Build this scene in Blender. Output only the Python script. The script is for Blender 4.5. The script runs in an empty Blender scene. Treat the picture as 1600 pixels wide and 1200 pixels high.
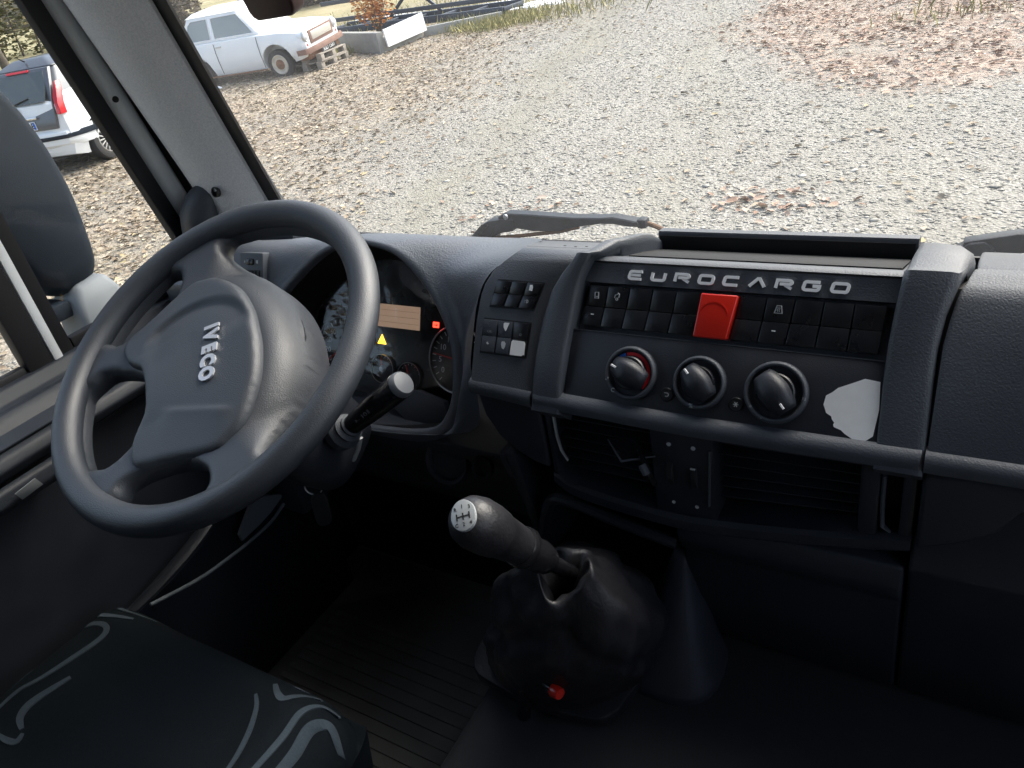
import bpy, bmesh, math, random
import numpy as np
from mathutils import Vector as V, Matrix
from mathutils.geometry import delaunay_2d_cdt
random.seed(7); rs = np.random.RandomState(7)
sc = bpy.context.scene
col = sc.collection
R = math.radians

# ------------------------------------------------------------------ camera
cam_d = bpy.data.cameras.new('camera'); cam = bpy.data.objects.new('camera', cam_d); col.objects.link(cam)
cam_d.sensor_width = 36; cam_d.lens = 27.0; cam_d.clip_start = 0.02; cam_d.clip_end = 600
cr = V((.84984, .49712, -.17504)); cd = V((.13026, -.51994, -.84421)); cf = V((-.51069, .69464, -.50663))
m = Matrix((cr, -cd, -cf)).transposed().to_4x4(); m.translation = (0, 0, 2.25)
cam.matrix_world = m
sc.camera = cam
# ------------------------------------------------------------------ sky, sun, exposure
SUN_EL, SUN_AZ = R(48), R(25)
w = bpy.data.worlds.new('World'); sc.world = w; w.use_nodes = True
nt = w.node_tree; bg = nt.nodes['Background']
sky = nt.nodes.new('ShaderNodeTexSky'); sky.sky_type = 'NISHITA'; sky.sun_disc = False
sky.sun_elevation = SUN_EL; sky.sun_rotation = SUN_AZ; sky.air_density = 1.0; sky.dust_density = 5.0; sky.ozone_density = 1.0
hs = nt.nodes.new('ShaderNodeHueSaturation'); hs.inputs['Saturation'].default_value = .8
nt.links.new(sky.outputs[0], hs.inputs['Color']); nt.links.new(hs.outputs[0], bg.inputs['Color'])
bg.inputs['Strength'].default_value = .15
sd = bpy.data.lights.new('sun', 'SUN'); so = bpy.data.objects.new('sun', sd); col.objects.link(so)
sd.energy = 1.1; sd.angle = R(60); sd.color = (1, .96, .9)
sdir = V((math.sin(SUN_AZ)*math.cos(SUN_EL), math.cos(SUN_AZ)*math.cos(SUN_EL), math.sin(SUN_EL)))
so.rotation_euler = sdir.to_track_quat('Z', 'Y').to_euler(); so.location = (0, 0, 30)
vs = sc.view_settings; vs.view_transform = 'Standard'; vs.look = 'None'; vs.gamma = 1; vs.use_curve_mapping = False
vs.exposure = 1.45
sc.cycles.max_bounces = 8; sc.cycles.transparent_max_bounces = 16
sc.cycles.use_denoising = True

# ------------------------------------------------------------------ materials
M = {}
def pm(name, base, rough=.5, metal=0., var=0., vscale=20., bump=0., bscale=400., spec=.5, coat=0., trans=0., emit=None, rvar=0., coord='Object'):
    mt = bpy.data.materials.new(name); mt.use_nodes = True; n = mt.node_tree; b = n.nodes['Principled BSDF']
    b.inputs['Base Color'].default_value = (*base, 1); b.inputs['Roughness'].default_value = rough
    b.inputs['Metallic'].default_value = metal; b.inputs['Specular IOR Level'].default_value = spec
    if coat: b.inputs['Coat Weight'].default_value = coat; b.inputs['Coat Roughness'].default_value = .05
    if emit: b.inputs['Emission Color'].default_value = (*emit[0], 1); b.inputs['Emission Strength'].default_value = emit[1]
    if var or bump or rvar:
        tc = n.nodes.new('ShaderNodeTexCoord')
    if var or rvar:
        nz = n.nodes.new('ShaderNodeTexNoise'); nz.inputs['Scale'].default_value = vscale; nz.inputs['Detail'].default_value = 5
        n.links.new(tc.outputs[coord], nz.inputs['Vector'])
        if var:
            mx = n.nodes.new('ShaderNodeMix'); mx.data_type = 'RGBA'
            mx.inputs['A'].default_value = (*[c*(1-var) for c in base], 1); mx.inputs['B'].default_value = (*[min(1, c*(1+var)) for c in base], 1)
            n.links.new(nz.outputs['Fac'], mx.inputs['Factor']); n.links.new(mx.outputs['Result'], b.inputs['Base Color'])
        if rvar:
            mr = n.nodes.new('ShaderNodeMapRange'); mr.inputs['From Min'].default_value = .3; mr.inputs['From Max'].default_value = .7
            mr.inputs['To Min'].default_value = max(.03, rough-rvar); mr.inputs['To Max'].default_value = min(1, rough+rvar)
            n.links.new(nz.outputs['Fac'], mr.inputs['Value']); n.links.new(mr.outputs['Result'], b.inputs['Roughness'])
    if bump:
        n2 = n.nodes.new('ShaderNodeTexNoise'); n2.inputs['Scale'].default_value = bscale; n2.inputs['Detail'].default_value = 2
        n.links.new(tc.outputs[coord], n2.inputs['Vector'])
        bp = n.nodes.new('ShaderNodeBump'); bp.inputs['Strength'].default_value = bump; bp.inputs['Distance'].default_value = .001 if bscale > 100 else .01
        n.links.new(n2.outputs['Fac'], bp.inputs['Height']); n.links.new(bp.outputs['Normal'], b.inputs['Normal'])
    M[name] = mt; return mt
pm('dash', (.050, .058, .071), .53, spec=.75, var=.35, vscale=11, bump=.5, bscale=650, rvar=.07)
pm('stalk_grey', (.10, .11, .125), .5)
pm('door_grey', (.026, .032, .042), .5, spec=.4, var=.25, vscale=12, bump=.3, bscale=800)
pm('dash_low_shaded', (.026, .030, .039), .45, var=.3, vscale=9, bump=.35, bscale=800, rvar=.07)  # same plastic as dash, with the shade of the lower cab put into its colour
pm('dash_dark', (.019, .022, .029), .42, var=.15, vscale=25, bump=.25, bscale=900, rvar=.06)
pm('pad', (.072, .083, .102), .48, spec=.8, var=.22, vscale=10, bump=.7, bscale=420, rvar=.06)
pm('black', (.008, .008, .009), .55, var=.2, vscale=30)
pm('button', (.011, .012, .015), .32, spec=.8, var=.2, vscale=40, rvar=.08)
pm('gloss_black', (.01, .01, .012), .22, rvar=.1, vscale=30)
pm('wheel', (.030, .036, .046), .47, spec=.7, var=.40, vscale=8, bump=.5, bscale=700, rvar=.12)
pm('wheel_pad', (.034, .041, .052), .48, spec=.7, var=.15, vscale=12, bump=.5, bscale=800, rvar=.08)
pm('chrome', (.75, .76, .78), .22, 1.0)
pm('key_metal', (.7, .71, .72), .3, .3)
pm('silver', (.62, .64, .67), .35, .6)
pm('letter_white', (.88, .89, .90), .3)
pm('red', (.62, .022, .012), .28, coat=.4)
pm('sticker', (.88, .88, .86), .6, var=.06, vscale=120)
pm('rubber', (.016, .017, .019), .85, var=.2, vscale=60, bump=.4, bscale=300)
pm('mat_rubber', (.27, .26, .235), .75, var=.5, vscale=7, bump=.4, bscale=200)
pm('pillar', (.78, .82, .88), .85, var=.30, vscale=420, bump=.9, bscale=420)
pm('strip', (.86, .89, .90), .35, var=.08, vscale=30)
pm('seal', (.012, .012, .014), .6)
pm('liner', (.07, .07, .075), .9, var=.1)
pm('leather', (.013, .013, .016), .46, var=.3, vscale=40, bump=.5, bscale=260, rvar=.08)
pm('fabric', (.010, .014, .018), .95, spec=.1, var=.25, vscale=250, bump=.5, bscale=1400)
pm('fabric_light', (.05, .072, .092), .95, var=.35, vscale=500, bump=.4, bscale=1400)
pm('mirror_plastic', (.016, .022, .031), .65, spec=.1, var=.2, vscale=12, bump=.3, bscale=500)
pm('mirror_arm', (.17, .19, .21), .6, var=.1)
pm('mirror_glass', (.8, .82, .84), .03, 1.0)
pm('brown', (.035, .012, .011), .45)
pm('wiper', (.02, .026, .034), .5, spec=.25, var=.5, vscale=60, bump=.4, bscale=300)
pm('rust_brown', (.17, .095, .055), .85, var=.4, vscale=18)
pm('blue', (.03, .16, .65), .5); pm('redprint', (.75, .02, .03), .5); pm('needle', (.75, .05, .04), .4)
pm('lcd', (.34, .25, .18), .4, emit=((1, .66, .45), .10))
pm('warn', (.9, .5, .02), .4, emit=((1, .55, .02), 1.6)); pm('warn_red', (.9, .05, .03), .4, emit=((1, .04, .02), 2.2))
pm('lens_red', (.6, .02, .03), .2, coat=.5)
pm('print', (.5, .52, .53), .5); pm('print_dim', (.16, .17, .18), .5)
pm('print_black', (.02, .02, .02), .5)
pm('plate_dim', (.42, .45, .47), .4, .3)
pm('brass', (.3, .2, .08), .4, .8)
# outdoors
pm('car_white', (.82, .85, .87), .35, coat=.3, var=.05, vscale=2)
pm('car_grey', (.10, .105, .115), .3, .4, coat=.6)
pm('car_glass', (.20, .235, .235), .06, coat=.5, spec=.8)
pm('car_glass_dark', (.06, .075, .078), .08, coat=.3)
pm('tyre', (.035, .035, .036), .8, var=.2, vscale=15)
pm('cream', (.55, .5, .42), .6, var=.3, vscale=8)
pm('rust', (.2, .10, .055), .8, var=.5, vscale=8)
pm('rust2', (.22, .13, .10), .75, var=.4, vscale=6)
pm('alu', (.55, .56, .55), .4, .7)
pm('dark_under', (.02, .02, .02), .9)
pm('number_black', (.012, .012, .012), .5)
pm('number_white', (.78, .79, .8), .5)
pm('wood', (.30, .27, .23), .85, var=.35, vscale=12)
pm('concrete', (.30, .30, .28), .9, var=.35, vscale=3, bump=.5, bscale=40)
pm('board_white', (.72, .74, .76), .55, var=.06, vscale=4)
pm('steel_blue', (.05, .065, .09), .5, .3, var=.3, vscale=4)
pm('snow', (.86, .88, .92), .7, bump=.3, bscale=30)
pm('bark', (.10, .085, .07), .95, var=.5, vscale=9, bump=.6, bscale=30)
def island_mat(name, stops, rough=.85, transl=0.):
    mt = bpy.data.materials.new(name); mt.use_nodes = True; n = mt.node_tree; b = n.nodes['Principled BSDF']
    g = n.nodes.new('ShaderNodeNewGeometry'); r = n.nodes.new('ShaderNodeValToRGB')
    el = r.color_ramp.elements
    while len(el) < len(stops): el.new(.5)
    for e, (p, c) in zip(el, stops): e.position = p; e.color = (*c, 1)
    n.links.new(g.outputs['Random Per Island'], r.inputs['Fac']); n.links.new(r.outputs['Color'], b.inputs['Base Color'])
    b.inputs['Roughness'].default_value = rough
    M[name] = mt
island_mat('stone', [(0, (.20, .19, .165)), (.3, (.265, .253, .222)), (.65, (.325, .312, .278)), (.9, (.41, .397, .365)), (1, (.56, .548, .515))])
island_mat('leaf', [(0, (.19, .14, .10)), (.3, (.29, .225, .165)), (.6, (.38, .31, .235)), (.85, (.48, .405, .32)), (1, (.38, .31, .18))])
island_mat('leaf_pink', [(0, (.21, .125, .085)), (.35, (.37, .245, .175)), (.7, (.47, .34, .255)), (1, (.53, .43, .34))])
island_mat('grass', [(0, (.14, .15, .05)), (.5, (.30, .28, .11)), (1, (.44, .38, .18))])
island_mat('foliage', [(0, (.045, .055, .025)), (.5, (.10, .10, .045)), (1, (.17, .14, .07))])
island_mat('twig', [(0, (.07, .06, .05)), (.6, (.14, .12, .095)), (1, (.22, .19, .14))])
island_mat('orange_leaf', [(0, (.28, .10, .035)), (.5, (.50, .19, .05)), (1, (.58, .32, .10))])
def drift(name, scale, lo_, hi_):
    n = M[name].node_tree; b = n.nodes['Principled BSDF']; src = b.inputs['Base Color'].links[0].from_socket
    tc = n.nodes.new('ShaderNodeTexCoord'); nz = n.nodes.new('ShaderNodeTexNoise'); nz.inputs['Scale'].default_value = scale; nz.inputs['Detail'].default_value = 7; nz.inputs['Roughness'].default_value = .62
    r = n.nodes.new('ShaderNodeValToRGB'); e = r.color_ramp.elements; e[0].position = .33; e[0].color = (*lo_, 1); e[1].position = .66; e[1].color = (*hi_, 1)
    mx = n.nodes.new('ShaderNodeMix'); mx.data_type = 'RGBA'; mx.blend_type = 'MULTIPLY'; mx.inputs['Factor'].default_value = 1
    n.links.new(tc.outputs['Object'], nz.inputs['Vector']); n.links.new(nz.outputs['Fac'], r.inputs['Fac']); n.links.new(src, mx.inputs['A']); n.links.new(r.outputs['Color'], mx.inputs['B']); n.links.new(mx.outputs['Result'], b.inputs['Base Color'])
drift('stone', .55, (.74, .745, .71), (1.08, 1.065, 1.04)); drift('leaf', .5, (.75, .78, .72), (1.15, 1.12, 1.08))
def glass_mat(name, tint, veil, ior=1.45):
    mt = bpy.data.materials.new(name); mt.use_nodes = True; n = mt.node_tree
    for x in list(n.nodes): n.nodes.remove(x)
    out = n.nodes.new('ShaderNodeOutputMaterial'); tr = n.nodes.new('ShaderNodeBsdfTransparent'); tr.inputs['Color'].default_value = (*tint, 1)
    gl = n.nodes.new('ShaderNodeBsdfGlossy'); gl.inputs['Roughness'].default_value = .01
    lw = n.nodes.new('ShaderNodeLayerWeight'); pw = n.nodes.new('ShaderNodeMath'); pw.operation = 'POWER'; pw.inputs[1].default_value = 5
    fr = n.nodes.new('ShaderNodeMath'); fr.operation = 'MULTIPLY_ADD'; fr.inputs[1].default_value = .9; fr.inputs[2].default_value = ior
    n.links.new(lw.outputs['Facing'], pw.inputs[0]); n.links.new(pw.outputs[0], fr.inputs[0])
    m1 = n.nodes.new('ShaderNodeMixShader'); n.links.new(fr.outputs[0], m1.inputs[0]); n.links.new(tr.outputs[0], m1.inputs[1]); n.links.new(gl.outputs[0], m1.inputs[2])
    if veil:
        ts = n.nodes.new('ShaderNodeBsdfTranslucent'); ts.inputs['Color'].default_value = (.85, .87, .9, 1)
        nz = n.nodes.new('ShaderNodeTexNoise'); nz.inputs['Scale'].default_value = 5; nz.inputs['Detail'].default_value = 6
        tc = n.nodes.new('ShaderNodeTexCoord'); n.links.new(tc.outputs['Object'], nz.inputs['Vector'])
        mm = n.nodes.new('ShaderNodeMath'); mm.operation = 'MULTIPLY'; mm.inputs[1].default_value = veil*2; n.links.new(nz.outputs['Fac'], mm.inputs[0])
        m2 = n.nodes.new('ShaderNodeMixShader'); n.links.new(mm.outputs[0], m2.inputs[0]); n.links.new(m1.outputs[0], m2.inputs[1]); n.links.new(ts.outputs[0], m2.inputs[2])
        m1 = m2
    n.links.new(m1.outputs[0], out.inputs['Surface']); M[name] = mt
glass_mat('windscreen', (.97, .985, .98), .010, .010)
glass_mat('door_glass', (.95, .97, .965), .004, .010)
glass_mat('clear', (.97, .97, .97), 0, .03)

# ------------------------------------------------------------------ mesh helpers
INV = {}
def tag(o, label=None, cat=None, group=None, kind=None):
    for k, v in (('label', label), ('category', cat), ('group', group), ('kind', kind)):
        if v: o[k] = v
    return o
def thing(name, loc, label, cat, group=None, rz=0., world=True):
    o = bpy.data.objects.new(name, None); col.objects.link(o); o.empty_display_size = .05
    o.location = loc; o.rotation_euler = (0, 0, rz)
    mt = Matrix.Translation(loc) @ Matrix.Rotation(rz, 4, 'Z')
    INV[o] = mt.inverted() if world else Matrix.Identity(4)
    return tag(o, label, cat, group)
def root_of(o):
    while o.parent: o = o.parent
    return o
def mk(name, bm, mat, parent=None, sharp=35, smooth=True):
    """bmesh (or (verts, faces)) in the parent's working frame -> one mesh object"""
    me = bpy.data.meshes.new(name)
    if isinstance(bm, tuple): me.from_pydata([tuple(v) for v in bm[0]], [], [tuple(f) for f in bm[1]])
    else: bm.to_mesh(me); bm.free()
    if parent is not None:
        r = root_of(parent)
        if r in INV: me.transform(INV[r])
    if smooth:
        me.shade_smooth()
        if sharp: me.set_sharp_from_angle(angle=R(sharp))
    me.materials.append(M[mat])
    o = bpy.data.objects.new(name, me); col.objects.link(o)
    if parent is not None: o.parent = parent
    return o
def fixn(bm):
    bmesh.ops.recalc_face_normals(bm, faces=bm.faces); return bm
def bevel(bm, w, seg=2, ang=30):
    if w <= 0: return bm
    es = [e for e in bm.edges if len(e.link_faces) == 2 and e.calc_face_angle(0) > R(ang)]
    bmesh.ops.bevel(bm, geom=es, offset=w, segments=seg, profile=.5, affect='EDGES', clamp_overlap=True)
    return bm
def loft(rings, closed=True, cap=True):
    bm = bmesh.new(); vr = [[bm.verts.new(p) for p in r] for r in rings]; n = len(rings[0])
    for a, b in zip(vr[:-1], vr[1:]):
        for i in range(n if closed else n-1):
            j = (i+1) % n
            bm.faces.new((a[i], a[j], b[j], b[i]))
    if cap and closed:
        bm.faces.new(vr[0][::-1]); bm.faces.new(vr[-1])
    return fixn(bm)
def prism(pts, o, u, v, n, top, bot, bev=0., seg=2):
    """2-D outline in frame (o,u,v), from bot to top along n"""
    o, u, v, n = V(o), V(u), V(v), V(n)
    rings = [[o+u*x+v*y+n*h for x, y in pts] for h in (bot, top)]
    return bevel(loft(rings), bev, seg)
def boxw(c, s, bev=0., ax=None, seg=2):
    """box by centre, size, axes"""
    a = ax or (V((1, 0, 0)), V((0, 1, 0)), V((0, 0, 1)))
    x, y = s[0]/2, s[1]/2
    return prism([(-x, -y), (x, -y), (x, y), (-x, y)], c, a[0], a[1], a[2], s[2]/2, -s[2]/2, bev, seg)
def boxm(a, b, bev=0.):
    return boxw([(p+q)/2 for p, q in zip(a, b)], [abs(q-p) for p, q in zip(a, b)], bev)
def frame_of(n):
    n = V(n).normalized(); t = V((0, 0, 1)) if abs(n.z) < .9 else V((1, 0, 0))
    u = t.cross(n).normalized(); return u, n.cross(u), n
def lathe(prof, o, n, seg=32, fr=None):
    u, v, n = fr or frame_of(n); o = V(o)
    rings = [[o+u*(r*math.cos(2*math.pi*i/seg))+v*(r*math.sin(2*math.pi*i/seg))+n*h for i in range(seg)] for r, h in prof]
    bm = loft(rings, cap=False); bmesh.ops.remove_doubles(bm, verts=bm.verts, dist=1e-7)
    return fixn(bm)
def spline(pts, k=6, closed=False):
    P = [V(p) if len(p) == 3 else V((*p, 0)) for p in pts]; n = len(P); out = []
    rng = range(n if closed else n-1)
    for i in rng:
        if closed: a, b, c, d = P[i-1], P[i], P[(i+1) % n], P[(i+2) % n]
        else: a, b, c, d = P[max(i-1, 0)], P[i], P[i+1], P[min(i+2, n-1)]
        for j in range(k):
            t = j/k
            out.append(.5*((2*b)+(c-a)*t+(2*a-5*b+4*c-d)*t*t+(3*b-a-3*c+d)*t**3))
    if not closed: out.append(P[-1])
    return out
def tube(path, rad, seg=10, flat=1., up=None):
    P = [V(p) for p in path]; n = len(P); rings = []
    if not hasattr(rad, '__len__'): rad = [rad]*n
    prev = None
    for i in range(n):
        t = (P[min(i+1, n-1)]-P[max(i-1, 0)]).normalized()
        ref = V(up) if up else (prev or (V((0, 0, 1)) if abs(t.z) < .9 else V((1, 0, 0))))
        u = (ref - t*ref.dot(t)).normalized(); prev = u; v = t.cross(u)
        rings.append([P[i]+u*(rad[i]*flat*math.cos(2*math.pi*k/seg))+v*(rad[i]*math.sin(2*math.pi*k/seg)) for k in range(seg)])
    return loft(rings)
def extx(prof, x0, x1, bev=0., seg=2):
    """closed (y,z) profile extruded along x"""
    return bevel(loft([[V((x, y, z)) for y, z in prof] for x in (x0, x1)]), bev, seg)
def exty(prof, y0, y1, bev=0., seg=2):
    return bevel(loft([[V((x, y, z)) for x, z in prof] for y in (y0, y1)]), bev, seg)
def ribbon(pts, width, o, u, v, n, top, bot, closed=False, taper=None):
    """flat stroke of given width along 2-D polyline, as a thin solid"""
    P = [V((p[0], p[1])) for p in pts]; N = len(P); L, Rr = [], []
    for i in range(N):
        a = P[i-1] if (i > 0 or closed) else P[i]; b = P[(i+1) % N] if (i < N-1 or closed) else P[i]
        d1 = (P[i]-a).normalized() if (P[i]-a).length > 1e-9 else None; d2 = (b-P[i]).normalized() if (b-P[i]).length > 1e-9 else None
        d1 = d1 or d2; d2 = d2 or d1
        n1 = V((-d1.y, d1.x)); n2 = V((-d2.y, d2.x)); mvec = (n1+n2)
        mvec = mvec.normalized() if mvec.length > 1e-6 else n1
        k = width/2/max(.45, mvec.dot(n1))
        if taper: k *= taper(i/(N-1))
        L.append(P[i]+mvec*k); Rr.append(P[i]-mvec*k)
    o, u, v, n = V(o), V(u), V(v), V(n)
    W = lambda p, h: o+u*p.x+v*p.y+n*h
    rings = [[W(L[i], bot), W(L[i], top), W(Rr[i], top), W(Rr[i], bot)] for i in range(N)]
    if closed: rings.append(rings[0])
    bm = loft(rings, cap=not closed)
    if closed: bmesh.ops.remove_doubles(bm, verts=bm.verts, dist=1e-6); fixn(bm)
    return bm
def text_bm(s, size, o, u, v, n, extrude=.0004, offset=0., space=1., align='CENTER', sx=1.):
    cu = bpy.data.curves.new('t', 'FONT'); cu.body = s; cu.size = size; cu.extrude = extrude; cu.offset = offset; cu.space_character = space
    cu.align_x = align; cu.align_y = 'CENTER'; cu.resolution_u = 3
    ob = bpy.data.objects.new('t', cu); me = bpy.data.meshes.new_from_object(ob)
    bpy.data.objects.remove(ob); bpy.data.curves.remove(cu)
    mt = Matrix((V(u)*sx, V(v), V(n))).transposed().to_4x4(); mt.translation = V(o); me.transform(mt)
    bm = bmesh.new(); bm.from_mesh(me); bpy.data.meshes.remove(me); return bm
def join(bms):
    out = bmesh.new()
    for b in bms:
        me = bpy.data.meshes.new('x'); b.to_mesh(me); b.free(); out.from_mesh(me); bpy.data.meshes.remove(me)
    return out
X1, Y1, Z1 = V((1, 0, 0)), V((0, 1, 0)), V((0, 0, 1))

# ================================================================== the cab (setting of the picture)
cab = thing('truck_cab', (-.2, .1, 1.0), 'grey interior shell of the truck cab with windscreen and fabric pillar trim', 'truck cab')
mk('floor_panel', boxm((-1.25, -.8, .98), (.85, .9, 1.05)), 'mat_rubber', cab)
mk('roof_panel', boxm((-1.3, -.85, 2.72), (.9, .62, 2.78)), 'liner', cab)
mk('rear_panel', boxm((-1.25, -.86, 1.0), (.85, -.80, 2.719)), 'liner', cab)
mk('firewall', boxm((-1.3, .90, .9), (.9, .94, 1.84)), 'black', cab)
mk('header_panel', extx([(.60, 2.719), (.655, 2.60), (.62, 2.59), (.50, 2.719)], -1.2, .8, .004), 'liner', cab)
def wsy(z): return .862-(z-1.86)*.30      # windscreen plane
mk('windscreen_glass', extx([(wsy(1.80)+.018, 1.80), (wsy(2.62)+.018, 2.62), (wsy(2.62)+.024, 2.62), (wsy(1.80)+.024, 1.80)], -1.13, .76), 'windscreen', cab)
# pillar trim: convex fabric panel facing the cab
def pil(x, sgn):   # x offsets measured for the left pillar; sgn mirrors it about the cab centre
    return x if sgn > 0 else -.40-x
for sgn in (1, -1):
    rings = []
    for z in np.linspace(1.845, 2.66, 14):
        y = wsy(z); k = (z-1.93)/.32
        xr = -1.045+.025*k; xl = -1.20+.008*k
        wd = max(0., (1.99-z)/.1); xl2 = xl
        ring = []
        for t in np.linspace(0, 1, 9):
            x = xr+(xl2-xr)*t; b = .030*math.sin(math.pi*min(1, t*1.02))**.8 + .012*wd*math.sin(math.pi*t)
            ring.append((pil(x, sgn), y+.004-b-.006*t, z))
        ring += [(pil(xl-.012, sgn), y+.03, z), (pil(xr-.004, sgn), y+.03-.014, z)]
        rings.append(ring)
    p = mk('pillar_trim', loft(rings), 'pillar', cab, sharp=60)
    if sgn > 0:
        mk('screw_hole', lathe([(.0, -.004), (.0085, -.004), (.0085, .0015), (.0065, .002), (.0065, -.003), (0, -.003)], (-1.100, .7985, 1.962), (.05, -.97, .2), 20), 'black', p)
    # dark ceramic band between trim and glass
    q = [[(pil(-1.02+.025*((z-1.93)/.32)+dx, sgn), wsy(z)+dy, z) for dx, dy in ((0, .012), (-.034, .012), (-.034, .0165), (0, .0165))] for z in (1.82, 2.62)]
    mk('windscreen_border', loft(q), 'seal', cab)
    # outer skin of the pillar
    q = [[(pil(x, sgn), wsy(z)+dy, z) for x, dy in ((-1.085, .040), (-1.24, .0), (-1.24, .05), (-1.085, .07))] for z in (1.80, 2.70)]
    mk('pillar_shell', loft(q), 'car_grey', cab)
mk('windscreen_lower_border', extx([(wsy(1.845)+.012, 1.845), (wsy(1.868)+.012, 1.868), (wsy(1.868)+.016, 1.868), (wsy(1.845)+.016, 1.845)], -1.12, .75), 'seal', cab)
# base cone where pillar trim meets the dashboard
pc = [(-1.185, .80, 1.84), (-1.175, .80, 1.885), (-1.155, .80, 1.93), (-1.135, .81, 1.955), (-1.115, .83, 1.965)]
mk('pillar_foot', tube(spline(pc, 5), [.035]*10+[.033, .031, .029, .027, .025, .022, .018, .014, .010, .006, .002], 14), 'dash', cab)
# passenger side: door lower half, rear pillar, top rail (outside the picture, they shade the cab)
mk('driver_kick_panel', boxm((-1.26, .803, 1.0), (-1.205, .897, 1.84)), 'dash_dark', cab)
mk('passenger_side_panel', boxm((.80, -.8, 1.0), (.86, .897, 1.80)), 'dash_dark', cab)
mk('passenger_rear_pillar', boxm((.80, -.8, 1.803), (.86, -.35, 2.717)), 'liner', cab)
mk('passenger_top_rail', boxm((.80, -.347, 2.60), (.86, .60, 2.717)), 'liner', cab)
# engine tunnel and mats
mk('engine_tunnel', extx([(-.78, 1.052), (.885, 1.052), (.885, 1.415), (.62, 1.415), (-.78, 1.36)], -.50, .12, .03, 4), 'rubber', cab)
mk('floor_mat', prism([(-1.14, .06), (-.53, .06), (-.53, .60), (-.58, .78), (-1.0, .82), (-1.14, .70)], (0, 0, 1.052), X1, Y1, Z1, .010, 0, .004), 'mat_rubber', cab)
for k in range(26):
    y = .10+k*.024
    if y < .72: mk('mat_rib', boxm((-1.10, y, 1.0622), (-.56, y+.011, 1.0662)), 'mat_rubber', cab)

# ================================================================== driver's door
door = thing('driver_door', (-1.22, .1, 1.05), "driver's door with grey sill ledge, window bars and glass behind the steering wheel", 'door')
prof = [(-1.235, 1.80), (-1.222, 1.806), (-1.205, 1.803), (-1.197, 1.786), (-1.185, 1.782), (-1.170, 1.786), (-1.158, 1.776), (-1.148, 1.758), (-1.132, 1.757), (-1.116, 1.752), (-1.108, 1.738),
        (-1.118, 1.722), (-1.145, 1.712), (-1.160, 1.703), (-1.25, 1.703), (-1.25, 1.795)]
mk('door_panel', exty(prof, -.78, .80, .003, 2), 'door_grey', door, sharp=40)
mk('door_lower_panel', exty([(-1.160, 1.702), (-1.160, 1.50), (-1.15, 1.40), (-1.13, 1.30), (-1.13, 1.06), (-1.25, 1.06), (-1.25, 1.702)], -.78, .80, .004), 'dash_dark', door)
mk('window_ledge', exty([(-1.156, 1.764), (-1.146, 1.7615), (-1.124, 1.7585), (-1.124, 1.7605), (-1.150, 1.768)], .2, .62), 'door_grey', door)
def upright(name, y0, y1, x0, x1, mat, z0=1.80, z1=2.66, sl=-.207, zr=1.877, bev=.003):
    """bar running up the front edge of the door, y measured at height zr"""
    r = [[(x0, y0+sl*(z-zr), z), (x1, y0+sl*(z-zr), z), (x1, y1+sl*(z-zr), z), (x0, y1+sl*(z-zr), z)] for z in (z0, z1)]
    return mk(name, bevel(loft(r), bev, 3), mat, door)
upright('window_seal', .7745, .803, -1.235, -1.214, 'seal')
fs = upright('frame_strip', .8035, .842, -1.25, -1.206, 'strip', bev=.015)
mk('frame_plug', lathe([(0, 0), (.005, 0), (.005, .002), (0, .0026)], (-1.2085, .7635, 2.125), (1, -.3, 0), 16), 'black', fs)
upright('door_seal', .8425, .868, -1.25, -1.203, 'seal', bev=.006)
upright('seal_lip', .845, .852, -1.202, -1.194, 'gloss_black', bev=.003)
# divider between quarter light and main window
mk('divider_seal', boxm((-1.232, .508, 1.80), (-1.214, .529, 2.66), .003), 'seal', door)
mk('divider_strip', boxm((-1.236, .4915, 1.80), (-1.209, .5075, 2.66), .004), 'strip', door)
mk('divider_channel', boxm((-1.236, .452, 1.80), (-1.211, .491, 2.66), .003), 'seal', door)
mk('quarter_sill_seal', boxm((-1.232, .53, 1.797), (-1.215, .80, 1.822), .003), 'seal', door)
mk('window_sill_seal', boxm((-1.232, -.35, 1.797), (-1.215, .451, 1.815), .003), 'seal', door)
mk('quarter_glass', boxm((-1.2275, .52, 1.81), (-1.2235, .79, 2.62)), 'door_glass', door)
mk('window_glass', boxm((-1.2275, -.35, 1.81), (-1.2235, .47, 2.62)), 'door_glass', door)
mk('window_top_rail', boxm((-1.25, -.35, 2.60), (-1.212, .62, 2.717), .004), 'seal', door)
mk('rear_upright', boxm((-1.25, -.8, 1.80), (-1.21, -.352, 2.717), .004), 'liner', door)
# pull handle with reflective patch
hp = [(-1.150, 1.690), (-1.108, 1.722), (-1.098, 1.718), (-1.094, 1.700), (-1.102, 1.688), (-1.140, 1.672)]
h = mk('pull_handle', exty(hp, -.10, .385, .004, 3), 'door_grey', door)
mk('reflective_patch', prism([(.312, 0), (.343, .004), (.349, -.013), (.317, -.0155)], (-1.0905, 0, 1.7125), Y1, V((.22, 0, .97)), V((.97, 0, -.22)), .0011, .0, .0002), 'plate_dim', h)
mk('grab_cup', tube(spline([(-1.118, .58, 1.79), (-1.116, .62, 1.803), (-1.118, .68, 1.812), (-1.125, .75, 1.815)], 5), [.004, .008, .012, .015, .016, .017, .018, .018, .018, .018, .018, .017, .016, .014, .012, .008], 12, .7), 'dash', door)
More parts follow.
